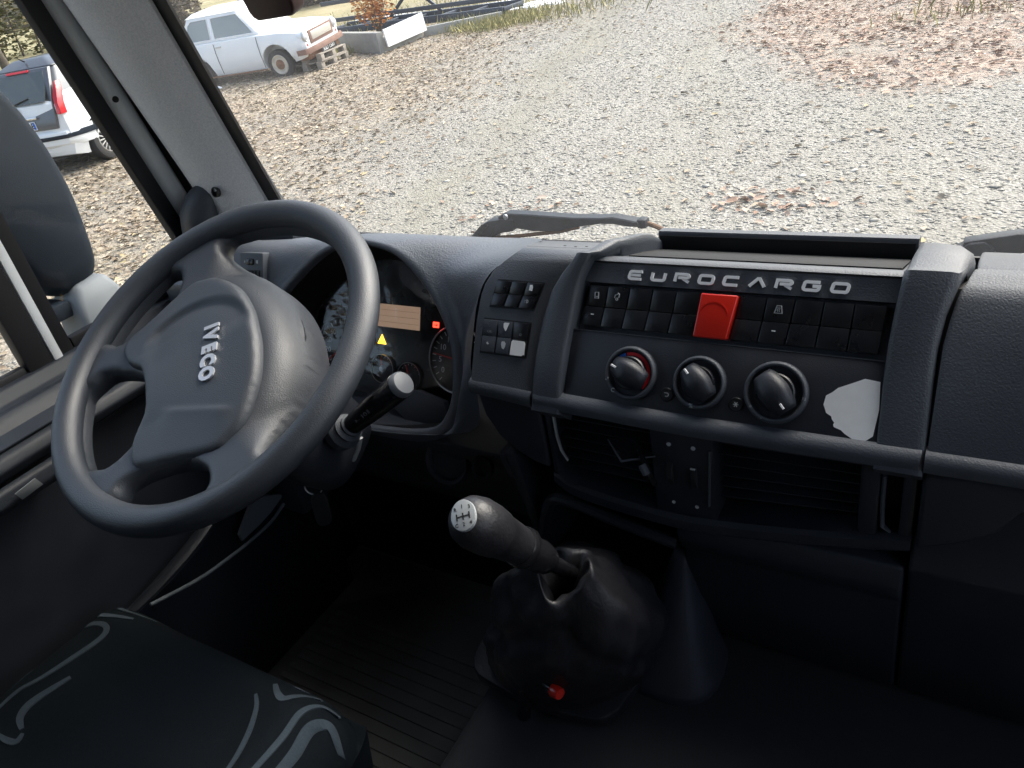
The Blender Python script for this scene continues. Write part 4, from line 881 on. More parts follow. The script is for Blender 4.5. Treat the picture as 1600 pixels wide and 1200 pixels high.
mk('blade_bow', tube(spline([(-.405, y0, 1.876), (-.390, y0, 1.871), (-.372, y0, 1.862), (-.35, y0, 1.852), (-.30, y0, 1.838)], 4), .0034, 8), 'rust_brown', wl_)
mk('blade_rubber', tube([(-.56, y0-.01, 1.836), (-.45, y0-.01, 1.8400), (-.30, y0-.01, 1.836), (0, y0-.01, 1.822)], .004, 6), 'wiper', wl_)
wr_ = thing('wiper_arm', (-.02, .93, 1.84), 'black wiper arm outside the windscreen at the right edge of the photo', 'wiper')
hd = [(-.047, 1.842), (-.036, 1.856), (-.024, 1.8655), (-.010, 1.868), (.0, 1.862), (.006, 1.848), (.003, 1.842), (-.012, 1.838), (-.024, 1.834)]
mk('pivot_head', prism(hd, (0, y0, 0), X1, Z1, V((0, -1, 0)), .012, -.012, .003), 'wiper', wr_)
mk('arm', bevel(loft([[V((x, y0-.009, z1)), V((x, y0+.009, z1)), V((x, y0+.009, z0)), V((x, y0-.009, z0))] for x, z1, z0 in ((-.030, 1.866, 1.858), (-.012, 1.870, 1.853), (.02, 1.877, 1.854), (.10, 1.884, 1.866), (.24, 1.890, 1.876))]), .002, 2), 'wiper', wr_)
mk('blade_rubber', tube([(.020, y0-.01, 1.845), (.15, y0-.01, 1.848), (.4, y0-.01, 1.85)], .004, 6), 'wiper', wr_)

# ================================================================== door mirror outside
mir = thing('door_mirror', (-1.55, .72, 1.60), "large dark grey door mirror outside the driver's quarter window", 'mirror')
mo = [(.455, 2.33), (.52, 2.36), (.62, 2.33), (.70, 2.27), (.765, 2.18), (.800, 2.08), (.812, 1.97), (.806, 1.88), (.795, 1.815), (.770, 1.785), (.73, 1.776), (.695, 1.784), (.672, 1.81), (.655, 1.85), (.57, 2.08)]
mo = [(p.x, p.y) for p in spline(mo, 3, True)]
cy, cz = .68, 2.05
rings = []
for x, s in ((-1.525, .80), (-1.532, .90), (-1.545, .965), (-1.565, .995), (-1.60, 1.), (-1.74, 1.), (-1.78, .96), (-1.80, .85)):
    rings.append([V((x, cy+(y-cy)*s, cz+(z-cz)*s)) for y, z in mo])
mk('mirror_housing', loft(rings), 'mirror_plastic', mir, sharp=60)
mg = [[(-1.545, .648, 1.855), (-1.545, .560, 2.10), (-1.545, .470, 2.31), (-1.78, .470, 2.31), (-1.78, .560, 2.10), (-1.78, .648, 1.855)], [(-1.55, .635, 1.86), (-1.55, .548, 2.10), (-1.55, .462, 2.30), (-1.775, .462, 2.30), (-1.775, .548, 2.10), (-1.775, .635, 1.86)]]
mk('mirror_glass', bevel(loft(mg), .003, 2), 'mirror_glass', mir)
arm = [[(-1.50, .690, 1.60), (-1.50, .780, 1.60), (-1.60, .780, 1.60), (-1.60, .690, 1.60)], [(-1.49, .685, 1.70), (-1.49, .785, 1.70), (-1.59, .785, 1.70), (-1.59, .685, 1.70)], [(-1.50, .700, 1.765), (-1.50, .795, 1.77), (-1.60, .795, 1.775), (-1.60, .700, 1.775)], [(-1.52, .72, 1.795), (-1.52, .785, 1.80), (-1.58, .785, 1.80), (-1.58, .72, 1.80)]]
mk('mirror_arm', bevel(loft(arm), .012, 3), 'mirror_arm', mir)
mk('mirror_bracket', boxm((-1.53, .60, 1.745), (-1.60, .70, 1.778), .006), 'mirror_plastic', mir)
mk('mirror_foot', boxm((-1.50, .71, 1.575), (-1.24, .765, 1.625), .012), 'mirror_plastic', mir)

# ================================================================== outdoors: ground
def gz(x, y):
    d = -.73*x+.68*y
    s = np.where(d < 30, d, 30+(1-np.exp(-np.maximum(d-30, 0)/10))*10)
    return .022*s + .012*np.sin(x*1.3+.7*y)*np.cos(y*.9-.4*x)
def track(x, y):
    t = x+4.7+.277*(y-6.8)+.12*np.sin(y*1.3)
    wob = .62+.38*np.sin(y*2.1+1.3*np.sin(x*3))*np.sin(x*2.7+y*.9)
    return np.clip((np.exp(-((t+.15)/.50)**2)+.55*np.exp(-((t-2.2)/.38)**2)+.35*np.exp(-((t-4.0)/.6)**2))*wob, 0, 1)
def zone(x, y):
    """0 gravel, 1 tan leaves, 2 pink leaves (smooth weights)"""
    t = x+4.7+.27*(y-6.8)+.35*np.sin(y*1.1)+.25*np.sin(x*2.3+y)
    tan = np.clip((-t-.4)/3.2, 0, 1); tan = np.where(np.hypot(x, y) < 3.5, tan*.5, tan)
    pk = np.clip((t-2.3)/.8, 0, 1)*np.clip((y-8.9-.5*np.sin(x*1.7))/.9, 0, 1)
    return tan, pk
gxs = np.concatenate([np.linspace(-220, -26, 30), np.linspace(-25, 8, 160), np.linspace(9, 140, 20)])
gys = np.concatenate([np.linspace(-120, -9, 16), np.linspace(-8, 26, 160), np.linspace(27, 260, 36)])
gx, gy = np.meshgrid(gxs, gys); gzz = gz(gx, gy); nx, ny = len(gxs), len(gys)
vv = np.c_[gx.ravel(), gy.ravel(), gzz.ravel()]
ff = [(j*nx+i, j*nx+i+1, (j+1)*nx+i+1, (j+1)*nx+i) for j in range(ny-1) for i in range(nx-1)]
gmat = bpy.data.materials.new('ground'); gmat.use_nodes = True; n = gmat.node_tree; b = n.nodes['Principled BSDF']; b.inputs['Roughness'].default_value = .95
at_ = n.nodes.new('ShaderNodeAttribute'); at_.attribute_name = 'zone'
tc = n.nodes.new('ShaderNodeTexCoord')
def noise(scale, detail=6, rough=.6):
    z = n.nodes.new('ShaderNodeTexNoise'); z.inputs['Scale'].default_value = scale; z.inputs['Detail'].default_value = detail; z.inputs['Roughness'].default_value = rough
    n.links.new(tc.outputs['Object'], z.inputs['Vector']); return z
def ramp(inp, stops):
    r = n.nodes.new('ShaderNodeValToRGB'); el = r.color_ramp.elements
    while len(el) < len(stops): el.new(.5)
    for e, (p, c) in zip(el, stops): e.position = p; e.color = (*c, 1)
    n.links.new(inp, r.inputs['Fac']); return r
def mix(f, a, c):
    x = n.nodes.new('ShaderNodeMix'); x.data_type = 'RGBA'; n.links.new(f, x.inputs['Factor']); n.links.new(a, x.inputs['A']); n.links.new(c, x.inputs['B']); return x.outputs['Result']
vo_ = n.nodes.new('ShaderNodeTexVoronoi'); vo_.inputs['Scale'].default_value = 42; n.links.new(tc.outputs['Object'], vo_.inputs['Vector'])
sep = n.nodes.new('ShaderNodeSeparateColor'); n.links.new(vo_.outputs['Color'], sep.inputs[0])
grav = ramp(sep.outputs[0], [(0, (.21, .20, .172)), (.5, (.275, .262, .228)), (1, (.36, .345, .31))])
vl = n.nodes.new('ShaderNodeTexVoronoi'); vl.inputs['Scale'].default_value = 15; n.links.new(tc.outputs['Object'], vl.inputs['Vector'])
sl_ = n.nodes.new('ShaderNodeSeparateColor'); n.links.new(vl.outputs['Color'], sl_.inputs[0])
leafc = ramp(sl_.outputs[0], [(0, (.13, .10, .065)), (.4, (.26, .21, .15)), (1, (.42, .35, .26))])
pinkc = ramp(sl_.outputs[1], [(0, (.18, .12, .09)), (.5, (.34, .25, .19)), (1, (.46, .38, .31))])
sz = n.nodes.new('ShaderNodeSeparateColor'); n.links.new(at_.outputs['Color'], sz.inputs[0])
c1 = mix(sz.outputs[0], grav.outputs[0], leafc.outputs[0]); c2 = mix(sz.outputs[1], c1, pinkc.outputs[0])
soil = noise(.9, 8); sr = ramp(soil.outputs['Fac'], [(.42, (0, 0, 0)), (.62, (.55, .55, .55))]); dk = n.nodes.new('ShaderNodeRGB'); dk.outputs[0].default_value = (.235, .222, .195, 1)
c3 = mix(sr.outputs[0], c2, dk.outputs[0])
moss = noise(.55, 6); mr_ = ramp(moss.outputs['Fac'], [(.60, (0, 0, 0)), (.74, (.38, .38, .38))]); mg_ = n.nodes.new('ShaderNodeRGB'); mg_.outputs[0].default_value = (.20, .20, .12, 1)
c4 = mix(mr_.outputs[0], c3, mg_.outputs[0])
grs = noise(.25, 7); gr_ = ramp(grs.outputs['Fac'], [(.35, (.20, .19, .085)), (.6, (.36, .31, .18)), (.75, (.45, .40, .28))])
at2 = n.nodes.new('ShaderNodeAttribute'); at2.attribute_name = 'track'
tv = ramp(noise(5, 8).outputs['Fac'], [(.3, (.155, .145, .105)), (.55, (.225, .212, .165)), (.75, (.30, .288, .24))])
c4b = mix(at2.outputs['Fac'], c4, tv.outputs[0])
c5 = mix(sz.outputs[2], c4b, gr_.outputs[0])
n.links.new(c5, b.inputs['Base Color'])
bp_ = n.nodes.new('ShaderNodeBump'); bp_.inputs['Strength'].default_value = .7; bp_.inputs['Distance'].default_value = .02
n.links.new(vo_.outputs['Distance'], bp_.inputs['Height']); n.links.new(bp_.outputs['Normal'], b.inputs['Normal'])
M['ground'] = gmat
gr = mk('ground', (vv, ff), 'ground', sharp=None); gr['kind'] = 'structure'; gr['label'] = 'gravel yard strewn with fallen leaves in front of the truck'
ta_ = gr.data.attributes.new('track', 'FLOAT', 'POINT'); ta_.data.foreach_set('value', (track(vv[:, 0], vv[:, 1])*.9).astype(np.float32))
tz, pz = zone(vv[:, 0], vv[:, 1]); ca = gr.data.color_attributes.new('zone', 'FLOAT_COLOR', 'POINT'); farw = np.clip((np.hypot(vv[:, 0], vv[:, 1])-24)/6, 0, 1)
ca.data.foreach_set('color', np.c_[tz*.9, pz*.9, farw, np.ones(len(vv))].astype(np.float32).ravel())
# ---- loose stones and leaves
def blob_mesh(name, base_v, base_f, pos, scl, rot, tilt, mat, label, cat):
    nb = len(base_v); N_ = len(pos)
    bv = np.array(base_v)[None]*scl[:, None, :]*(1+.28*rs.randn(N_, nb, 1).clip(-1.5, 1.5))
    ct_, st_ = np.cos(tilt)[:, None], np.sin(tilt)[:, None]
    y2 = bv[:, :, 1]*ct_-bv[:, :, 2]*st_; z2 = bv[:, :, 1]*st_+bv[:, :, 2]*ct_
    c, s = np.cos(rot)[:, None], np.sin(rot)[:, None]
    x3 = bv[:, :, 0]*c-y2*s; y3 = bv[:, :, 0]*s+y2*c
    P_ = np.stack([x3, y3, z2], 2)+pos[:, None, :]
    bf = np.array(base_f); nf, k = bf.shape
    F_ = (bf[None]+(np.arange(N_)*nb)[:, None, None]).reshape(-1, k)
    me = bpy.data.meshes.new(name); me.vertices.add(N_*nb); me.vertices.foreach_set('co', P_.astype(np.float32).ravel())
    me.loops.add(F_.size); me.loops.foreach_set('vertex_index', F_.astype(np.int32).ravel())
    me.polygons.add(len(F_)); me.polygons.foreach_set('loop_start', np.arange(0, F_.size, k, dtype=np.int32))
    me.update(calc_edges=True); me.validate()
    me.materials.append(M[mat]); o = bpy.data.objects.new(name, me); col.objects.link(o)
    return tag(o, label, cat, kind='stuff')
def scatter(N_, rmax, pw, az=(-80, 12), rmin=2.0):
    a = np.radians(rs.uniform(az[0], az[1], N_)); r = rmin+(rmax-rmin)*rs.rand(N_)**pw
    return r*np.sin(a), r*np.cos(a)
so_v = [(1, 0, 0), (.2, .9, 0), (-.9, .4, .05), (-.6, -.8, 0), (.5, -.85, .05), (.15, .1, .62), (-.1, -.1, -.5)]
so_f = [(0, 1, 5), (1, 2, 5), (2, 3, 5), (3, 4, 5), (4, 0, 5), (1, 0, 6), (2, 1, 6), (3, 2, 6), (4, 3, 6), (0, 4, 6)]
x, y = scatter(175000, 20, .66); tz, pz = zone(x, y)
pt_ = np.clip(.5+.5*np.sin(x*1.1+1.3*np.sin(y*.8))*np.sin(y*.9+np.sin(x*1.7)), 0, 1)
k = rs.rand(len(x)) > (tz*.66+pz*.45+.15*pt_+.68*track(x, y)); x, y = x[k], y[k]; N_ = len(x)
s = .009+.017*rs.rand(N_)**2.2; s = s*np.where(rs.rand(N_) < .02, 1.9, 1)
blob_mesh('gravel', so_v, so_f, np.c_[x, y, gz(x, y)+s*.08], np.c_[s, s*rs.uniform(.6, 1, N_), s*rs.uniform(.18, .40, N_)], rs.uniform(0, 6.28, N_), rs.normal(0, .14, N_), 'stone', 'pale loose gravel covering the yard', 'gravel')
lf_v = [(-1, 0, .0), (-.45, .55, .22), (.3, .6, .25), (1, .05, .1), (.35, -.6, .2), (-.5, -.5, .3), (0, 0, -.02)]
lf_f = [(0, 1, 6), (1, 2, 6), (2, 3, 6), (3, 4, 6), (4, 5, 6), (5, 0, 6)]
x, y = scatter(120000, 21, .62, rmin=2.4); tz, pz = zone(x, y); cl_ = np.sin(x*3.1)*np.sin(y*2.7+1)*.5+.5
k = rs.rand(len(x)) < (tz*(.30+.30*cl_)+.02+.05*cl_**6); x1, y1 = x[k], y[k]; N_ = len(x1); s = rs.uniform(.020, .046, N_)
blob_mesh('fallen_leaves', lf_v, lf_f, np.c_[x1, y1, gz(x1, y1)+.012], np.c_[s, s*.8, s], rs.uniform(0, 6.28, N_), rs.normal(0, .35, N_), 'leaf', 'tan fallen leaves over the left half of the yard', 'leaves')
k = rs.rand(len(x)) < pz*(.16+.34*cl_); x1, y1 = x[k], y[k]
px_ = np.concatenate([rs.normal(-1.45, .30, 70), rs.normal(-3.6, .35, 40)]); py_ = np.concatenate([rs.normal(5.75, .16, 70), rs.normal(5.4, .25, 40)])
x1 = np.concatenate([x1, px_]); y1 = np.concatenate([y1, py_]); N_ = len(x1); s = rs.uniform(.022, .050, N_)
blob_mesh('reddish_leaves', lf_v, lf_f, np.c_[x1, y1, gz(x1, y1)+.014], np.c_[s, s*.85, s], rs.uniform(0, 6.28, N_), rs.normal(0, .4, N_), 'leaf_pink', 'reddish fallen leaves at the far right of the yard', 'leaves')
# grass
gb_v = [(-.06, 0, 0), (.06, 0, 0), (.03, .12, .6), (0, .45, 1)]; gb_f = [(0, 1, 2), (0, 2, 3)]
cx = []; 
for (a, c, sp, m_) in ((-10.1, 15.6, .5, 900), (-9.6, 16.4, .8, 900), (-11.2, 16.2, .4, 350), (-13.2, 14.0, .35, 350), (-8.3, 17.4, 1.2, 300), (-.9, 12.4, .35, 70), (-15, 18.5, 2.2, 1800), (-11.5, 19, 1.5, 700)):
    cx.append(np.c_[rs.normal(a, sp, m_), rs.normal(c, sp*.7, m_)])
cx = np.concatenate(cx); N_ = len(cx); s = rs.uniform(.06, .24, N_)
blob_mesh('grass_tufts', gb_v, gb_f, np.c_[cx, gz(cx[:, 0], cx[:, 1])-.01], np.c_[s*.6, s*.7, s], rs.uniform(0, 6.28, N_), rs.normal(0, .25, N_), 'grass', 'dry yellow-green grass tufts beside the low wall', 'grass')

# ================================================================== cars
def cut_wells(o, cutters):
    bmc = join(cutters); me = bpy.data.meshes.new('c'); bmc.to_mesh(me); bmc.free(); c = bpy.data.objects.new('c', me); col.objects.link(c)
    c.parent = o.parent
    md = o.modifiers.new('b', 'BOOLEAN'); md.object = c; md.operation = 'DIFFERENCE'; md.solver = 'EXACT'
    bpy.context.view_layer.update()
    dg = bpy.context.evaluated_depsgraph_get(); nm = bpy.data.meshes.new_from_object(o.evaluated_get(dg))
    o.modifiers.clear(); old = o.data; o.data = nm; nm.set_sharp_from_angle(angle=R(30)); bpy.data.objects.remove(c); bpy.data.meshes.remove(old)
def half_ring(x, pts):
    """ring from half section [(y,z)...] top centre -> bottom centre, mirrored"""
    a = [(x, -y, z) for y, z in pts]; b = [(x, y, z) for y, z in pts[::-1]]
    return a+b
def wheel_set(car, cen, r, w_, rim_mat, spokes, hubmat, tyre_w=None):
    cx_, cy_, cz_ = cen; s = -1 if cy_ < 0 else 1
    wh = mk('wheel', lathe([(0, -w_/2), (r*.72, -w_/2), (r*.80, -w_/2), (r*.96, -w_*.42), (r, -w_*.25), (r, w_*.25), (r*.96, w_*.42), (r*.80, w_/2), (r*.68, w_*.46), (r*.66, w_*.25), (0, w_*.25)], (cx_, cy_, cz_), (0, s, 0), 36), 'tyre', car)
    if not spokes:
        mk('wheel_rim', lathe([(r*.66, w_*.2), (r*.67, w_*.46), (r*.62, w_*.5), (r*.58, w_*.42), (r*.50, w_*.33), (r*.40, w_*.36), (0, w_*.36)], (cx_, cy_, cz_), (0, s, 0), 32), rim_mat, wh)
        mk('hub_cap', lathe([(r*.36, w_*.30), (r*.34, w_*.44), (r*.25, w_*.48), (r*.12, w_*.50), (r*.10, w_*.60), (0, w_*.62)], (cx_, cy_, cz_), (0, s, 0), 28), hubmat, wh)
    else:
        mk('wheel_rim', lathe([(r*.66, w_*.2), (r*.67, w_*.48), (r*.63, w_*.5), (r*.60, w_*.3)], (cx_, cy_, cz_), (0, s, 0), 32), rim_mat, wh)
        for i in range(spokes):
            a = 2*math.pi*i/spokes; d = V((math.cos(a), 0, math.sin(a))); e = V((-math.sin(a), 0, math.cos(a)))
            mk('spoke', prism([(r*.10, -r*.022), (r*.63, -r*.032), (r*.63, r*.032), (r*.10, r*.022)], (cx_, cy_+s*w_*.3, cz_), d, e, V((0, s, 0)), w_*.16, 0, .002), rim_mat, wh)
        mk('hub_cap', lathe([(0, w_*.5), (r*.12, w_*.48), (r*.14, w_*.3), (0, w_*.3)], (cx_, cy_, cz_), (0, s, 0), 20), rim_mat, wh)
# ---- old white two-door saloon
tr = thing('old_saloon_car', (-14.09, 12.52, .40), 'old white two-door saloon with round headlights, rusty bumper and black number plate', 'car', rz=math.atan2(.20, .98), world=False)
tr.rotation_euler = (R(4.5), 0, math.atan2(.20, .98))
S = []
for x, zt, ys_, zs, ym, zm, zb, yb in [(-1.74, .80, .50, .76, .60, .55, .30, .50), (-1.70, .86, .60, .84, .68, .56, .27, .60), (-1.45, .90, .68, .87, .735, .56, .25, .64), (-1.0, .92, .70, .885, .745, .56, .24, .66), (-.3, .92, .71, .885, .75, .56, .24, .67), (.45, .92, .71, .885, .75, .56, .24, .67), (.75, .93, .70, .88, .75, .56, .24, .66), (1.2, .90, .69, .86, .745, .56, .26, .65), (1.50, .86, .67, .82, .73, .56, .30, .64), (1.66, .82, .65, .78, .71, .56, .34, .62), (1.72, .72, .60, .68, .66, .52, .38, .58)]:
    S.append(half_ring(x, [(.0, zt), (ys_*.6, zt-.005), (ys_*.9, zs+.015), (ys_, zs), (ym*.99, (zs+zm)/2), (ym, zm), (ym*.985, (zm+zb)/2), (yb, zb), (0, zb)]))
body = mk('body', loft(S), 'car_white', tr, sharp=30)
wr_t = .285
cut_wells(body, [lathe([(0, -.25), (.355, -.25), (.355, .14), (0, .14)], (xx, yy, .33), (0, 1 if yy > 0 else -1, 0), 28) for xx in (1.01, -1.01) for yy in (.66, -.66)])
mk('underbody', boxm((-1.4, -.42, .20), (1.5, .42, .5)), 'dark_under', tr)
cabn = [(-1.42, -1.10, .70), (-.95, -.62, .72), (.70, .30, .70)]
def cabin(car, base, top, mat, name='cabin'):
    rings = [[(x, y, z) for x, y, z in base], [(x, y, z) for x, y, z in top]]
    return mk(name, bevel(loft([[V(p) for p in r] for r in rings]), .045, 4), mat, car, sharp=45)
bz, tz_ = .89, 1.40
base = [(-1.36, -.66, bz), (.74, -.66, bz), (.74, .66, bz), (-1.36, .66, bz)]; topc = [(-1.02, -.52, tz_), (.26, -.52, tz_), (.26, .52, tz_), (-1.02, .52, tz_)]
mk('cabin', bevel(loft([[V(p) for p in base], [V(p) for p in topc]]), .05, 4), 'car_white', tr, sharp=45)
mk('roof', bevel(loft([[V((x*1.03-.01, y*1.06, tz_-.025)) for x, y, z in topc], [V((x*.90-.02, y*.8, tz_+.045)) for x, y, z in topc]]), .02, 3), 'car_white', tr)
def side_pane(car, pts, side, name='side_window', mat='car_glass', off=.006, frame=None):
    """quad pane on the sloping cabin side: pts are (x, t) with t 0 belt..1 roof"""
    def pt(x, t, o): return V((x, side*(.66+(.52-.66)*t+o), bz+(tz_-bz)*t+o*.26))
    r = [[pt(x, t, -.02) for x, t in pts], [pt(x, t, off) for x, t in pts]]
    g = mk(name, loft(r), mat, car)
    ring = [[pt(x, t, off+.001) for x, t in pts]]
    P_ = [pt(x, t, off+.002) for x, t in pts]; mk('window_trim', tube(P_+[P_[0]], .011, 6), 'car_white', g)
    return g
for sd_ in (-1, 1):
    side_pane(tr, [(-1.15, .10), (-.50, .10), (-.50, .86), (-.92, .86), (-1.02, .72)], sd_)
    side_pane(tr, [(-.40, .10), (.58, .10), (.26, .86), (-.40, .86)], sd_)
def end_pane(car, x0, x1, name, y0=.60, y1=.48, t0=.10, t1=.86):
    q = [(y0*-1, t0), (y0, t0), (y1, t1), (-y1, t1)]; sgn = 1 if x0 > x1 else -1
    def pt(y, t, o): return V((x0+(x1-x0)*t+o*abs(x0)/x0, y, bz+(tz_-bz)*t+o*.6))
    mk(name, loft([[pt(y, t, -.02) for y, t in q], [pt(y, t, .006) for y, t in q]]), 'car_glass', car)
end_pane(tr, .74, .26, 'front_windscreen'); end_pane(tr, -1.36, -1.02, 'rear_window')
for sd_ in (-1, 1):
    y = sd_*.757
    mk('door_seam', tube([(.66, sd_*.728, .87), (.66, sd_*.7525, .70), (.655, sd_*.7535, .52), (.66, sd_*.735, .27)], .006, 6), 'dark_under', tr)
    mk('door_seam', tube([(-.42, sd_*.728, .87), (-.42, sd_*.7525, .70), (-.42, sd_*.7535, .52), (-.42, sd_*.735, .27)], .006, 6), 'dark_under', tr)
    mk('door_handle', boxw((-.30, sd_*.755, .80), (.13, .03, .022), .006), 'alu', tr)
    mk('sill_rust', boxw((-.1, sd_*.71, .232), (1.5, .05, .03), .01), 'rust', tr)
    hl = mk('headlight', lathe([(0, .055), (.05, .048), (.082, .02), (.086, -.01), (0, -.01)], (1.715, sd_*.585, .715), (1, 0, .04), 28), 'number_white', tr)
    mk('headlight_ring', lathe([(.084, -.03), (.108, -.02), (.110, .004), (.098, .022), (.084, .014)], (1.715, sd_*.585, .715), (1, 0, .04), 28), 'alu', hl)
    mk('headlight_bucket', lathe([(.108, -.022), (.112, -.10), (.09, -.2), (0, -.2)], (1.715, sd_*.585, .715), (1, 0, .04), 28), 'car_white', hl)
    mk('indicator_lamp', lathe([(0, .03), (.03, .022), (.042, 0), (.042, -.04), (0, -.04)], (1.70, sd_*.60, .545), (1, sd_*.2, 0), 18), 'lens_red', tr)
    for xx in (1.01, -1.01): wheel_set(tr, (xx, sd_*.655, wr_t), wr_t, .15, 'cream', 0, 'rust')
gf = mk('grille_surround', boxw((1.725, 0, .665), (.035, .94, .25), .02), 'rust2', tr)
mk('grille', boxw((1.738, 0, .675), (.03, .80, .16), .012), 'alu', gf)
for i in range(7): mk('grille_bar', boxw((1.752, 0, .612+.021*i), (.012, .77, .008), .002), 'cream', gf)
bmpr = [[V((x, y, z)) for x, z in ((xc, .40), (xc+.05, .40), (xc+.055, .46), (xc+.04, .50), (xc, .50))] for y, xc in ((-.80, 1.55), (-.76, 1.69), (-.66, 1.76), (-.3, 1.785), (.3, 1.785), (.66, 1.76), (.76, 1.69), (.80, 1.55))]
fb = mk('front_bumper', loft(bmpr), 'rust2', tr)
mk('front_valance', boxm((1.45, -.62, .27), (1.71, .62, .42), .02), 'rust', tr)
npl = mk('number_plate', boxw((1.80, .02, .36), (.015, .62, .14), .006), 'number_black', tr)
mk('plate_text', text_bm('KID 1581', .12, (1.809, .02, .36), V((0, 1, 0)), Z1, X1, .002, .0008), 'number_white', npl)
# ---- pallet under the front of the saloon
for lev, lab in ((0, 'lower wooden pallet on the ground below the rusty bumper'), (1, 'upper wooden pallet right under the rusty bumper')):
    pa = thing('wooden_pallet', (-12.68, 12.82, .40+.149*lev), lab, 'pallet', 'pallets propping the old car', rz=math.atan2(.20, .98)+R(90+3*lev), world=False)
    for k_, (z, ny_) in enumerate(((.0, 3), (.125, 5))):
        for i in range(ny_):
            mk('pallet_board', boxw((0, -.36+.72*i/(ny_-1), z+.011), (1.15, .12, .022), .003), 'wood', pa)
    for xx in (-.5, 0, .5):
        for yy in (-.36, 0, .36): mk('pallet_block', boxw((xx, yy, .073), (.13, .12, .10), .004), 'wood', pa)
# ---- grey and white hatchback
hb_ = thing('hatchback_car', (-12.66, 7.84, .29), 'white hatchback with grey tailgate and roof, seen from behind through the door window', 'car', rz=math.atan2(.957, -.29), world=False)
S = []
for x, zt, ys_, zs, ym, zm, zb, yb in [(-1.80, .72, .52, .70, .60, .5, .30, .52), (-1.76, .96, .68, .93, .74, .60, .24, .66), (-1.60, 1.08, .75, 1.05, .81, .64, .20, .72), (-1.30, 1.10, .76, 1.06, .835, .62, .18, .74), (-.9, 1.05, .77, 1.01, .84, .60, .18, .75), (0, 1.0, .78, .95, .845, .58, .18, .76), (.8, .98, .76, .92, .835, .58, .18, .75), (1.4, .86, .70, .80, .80, .56, .20, .70), (1.75, .70, .58, .64, .68, .50, .24, .60), (1.86, .55, .42, .52, .50, .42, .28, .44)]:
    S.append(half_ring(x, [(.0, zt), (ys_*.6, zt-.005), (ys_*.9, zs+.015), (ys_, zs), (ym*.99, (zs+zm)/2), (ym, zm), (ym*.985, (zm+zb)/2), (yb, zb), (0, zb)]))
hbody = mk('body', loft(S), 'car_white', hb_, sharp=30)
cut_wells(hbody, [lathe([(0, -.25), (.36, -.25), (.36, .20), (0, .20)], (xx, yy, .33), (0, 1 if yy > 0 else -1, 0), 28) for xx in (1.18, -1.20) for yy in (.72, -.72)])
mk('underbody', boxm((-1.6, -.45, .18), (1.6, .45, .5)), 'dark_under', hb_)
hbz = .94
b0 = [(-1.72, -.70), (.95, -.74), (.95, .74), (-1.72, .70)]; t0 = [(-1.34, -.55), (.10, -.57), (.10, .57), (-1.34, .55)]
mk('cabin', bevel(loft([[V((*p, hbz)) for p in b0], [V((*p, 1.44)) for p in t0]]), .11, 6), 'car_grey', hb_, sharp=60)
mk('roof', bevel(loft([[V((x*1.02-.02, y*1.02, 1.40)) for x, y in t0], [V((x*.80-.10, y*.52, 1.53)) for x, y in t0]]), .04, 5), 'car_grey', hb_, sharp=60)
def tail(y, z, o=0.):
    t = (z-.62)/(1.44-.62); xx = -1.80+.06*max(0, z-.62)+ (max(0, z-.94)/.5)*.36; return V((xx-o, y, z))
tgp = [(-.62, .62), (.62, .62), (.66, .80), (.67, .95), (.60, 1.20), (.54, 1.40), (-.54, 1.40), (-.60, 1.20), (-.67, .95), (-.66, .80)]
tg = mk('tailgate', bevel(loft([[tail(y, z, -.04) for y, z in tgp], [tail(y*.99, z, .025) for y, z in tgp]]), .012, 3), 'car_grey', hb_, sharp=50)
rw = [(-.54, .99), (.54, .99), (.52, 1.20), (.46, 1.36), (-.46, 1.36), (-.52, 1.20)]
mk('rear_window', loft([[tail(y, z, .01) for y, z in rw], [tail(y, z, .031) for y, z in rw]]), 'car_glass_dark', tg)
mk('wiper', tube([tail(.02, 1.0, .045), tail(-.25, 1.06, .045)], .008, 6), 'dark_under', tg)
mk('brake_light', loft([[tail(y, z, .02) for y, z in ((-.2, 1.375), (.2, 1.375), (.2, 1.40), (-.2, 1.40))], [tail(y, z, .045) for y, z in ((-.2, 1.375), (.2, 1.375), (.2, 1.40), (-.2, 1.40))]]), 'lens_red', tg)
mk('emblem', loft([[tail(y, z, .02) for y, z in ((-.05, .90), (0, .84), (.05, .90), (.04, .95), (-.04, .95))], [tail(y, z, .036) for y, z in ((-.05, .90), (0, .84), (.05, .90), (.04, .95), (-.04, .95))]]), 'chrome', tg)
mk('chrome_bar', boxw(tail(0, .80, .035), (.03, .66, .035), .008), 'chrome', tg)
np2 = mk('number_plate', boxw(tail(0, .70, .03), (.012, .52, .115), .004), 'number_white', tg)
mk('plate_text', text_bm('776E', .115, tail(-.125, .70, .038), V((0, -1, 0)), Z1, V((-1, 0, 0)), .001, .002), 'print_black', np2)
mk('plate_band', boxw(tail(-.235, .70, .0315), (.012, .04, .10), .002), 'blue', np2)
mk('roof_aerial', tube([(-1.25, .0, 1.50), (-1.36, 0, 1.57)], [.012, .006], 8), 'dark_under', hb_)
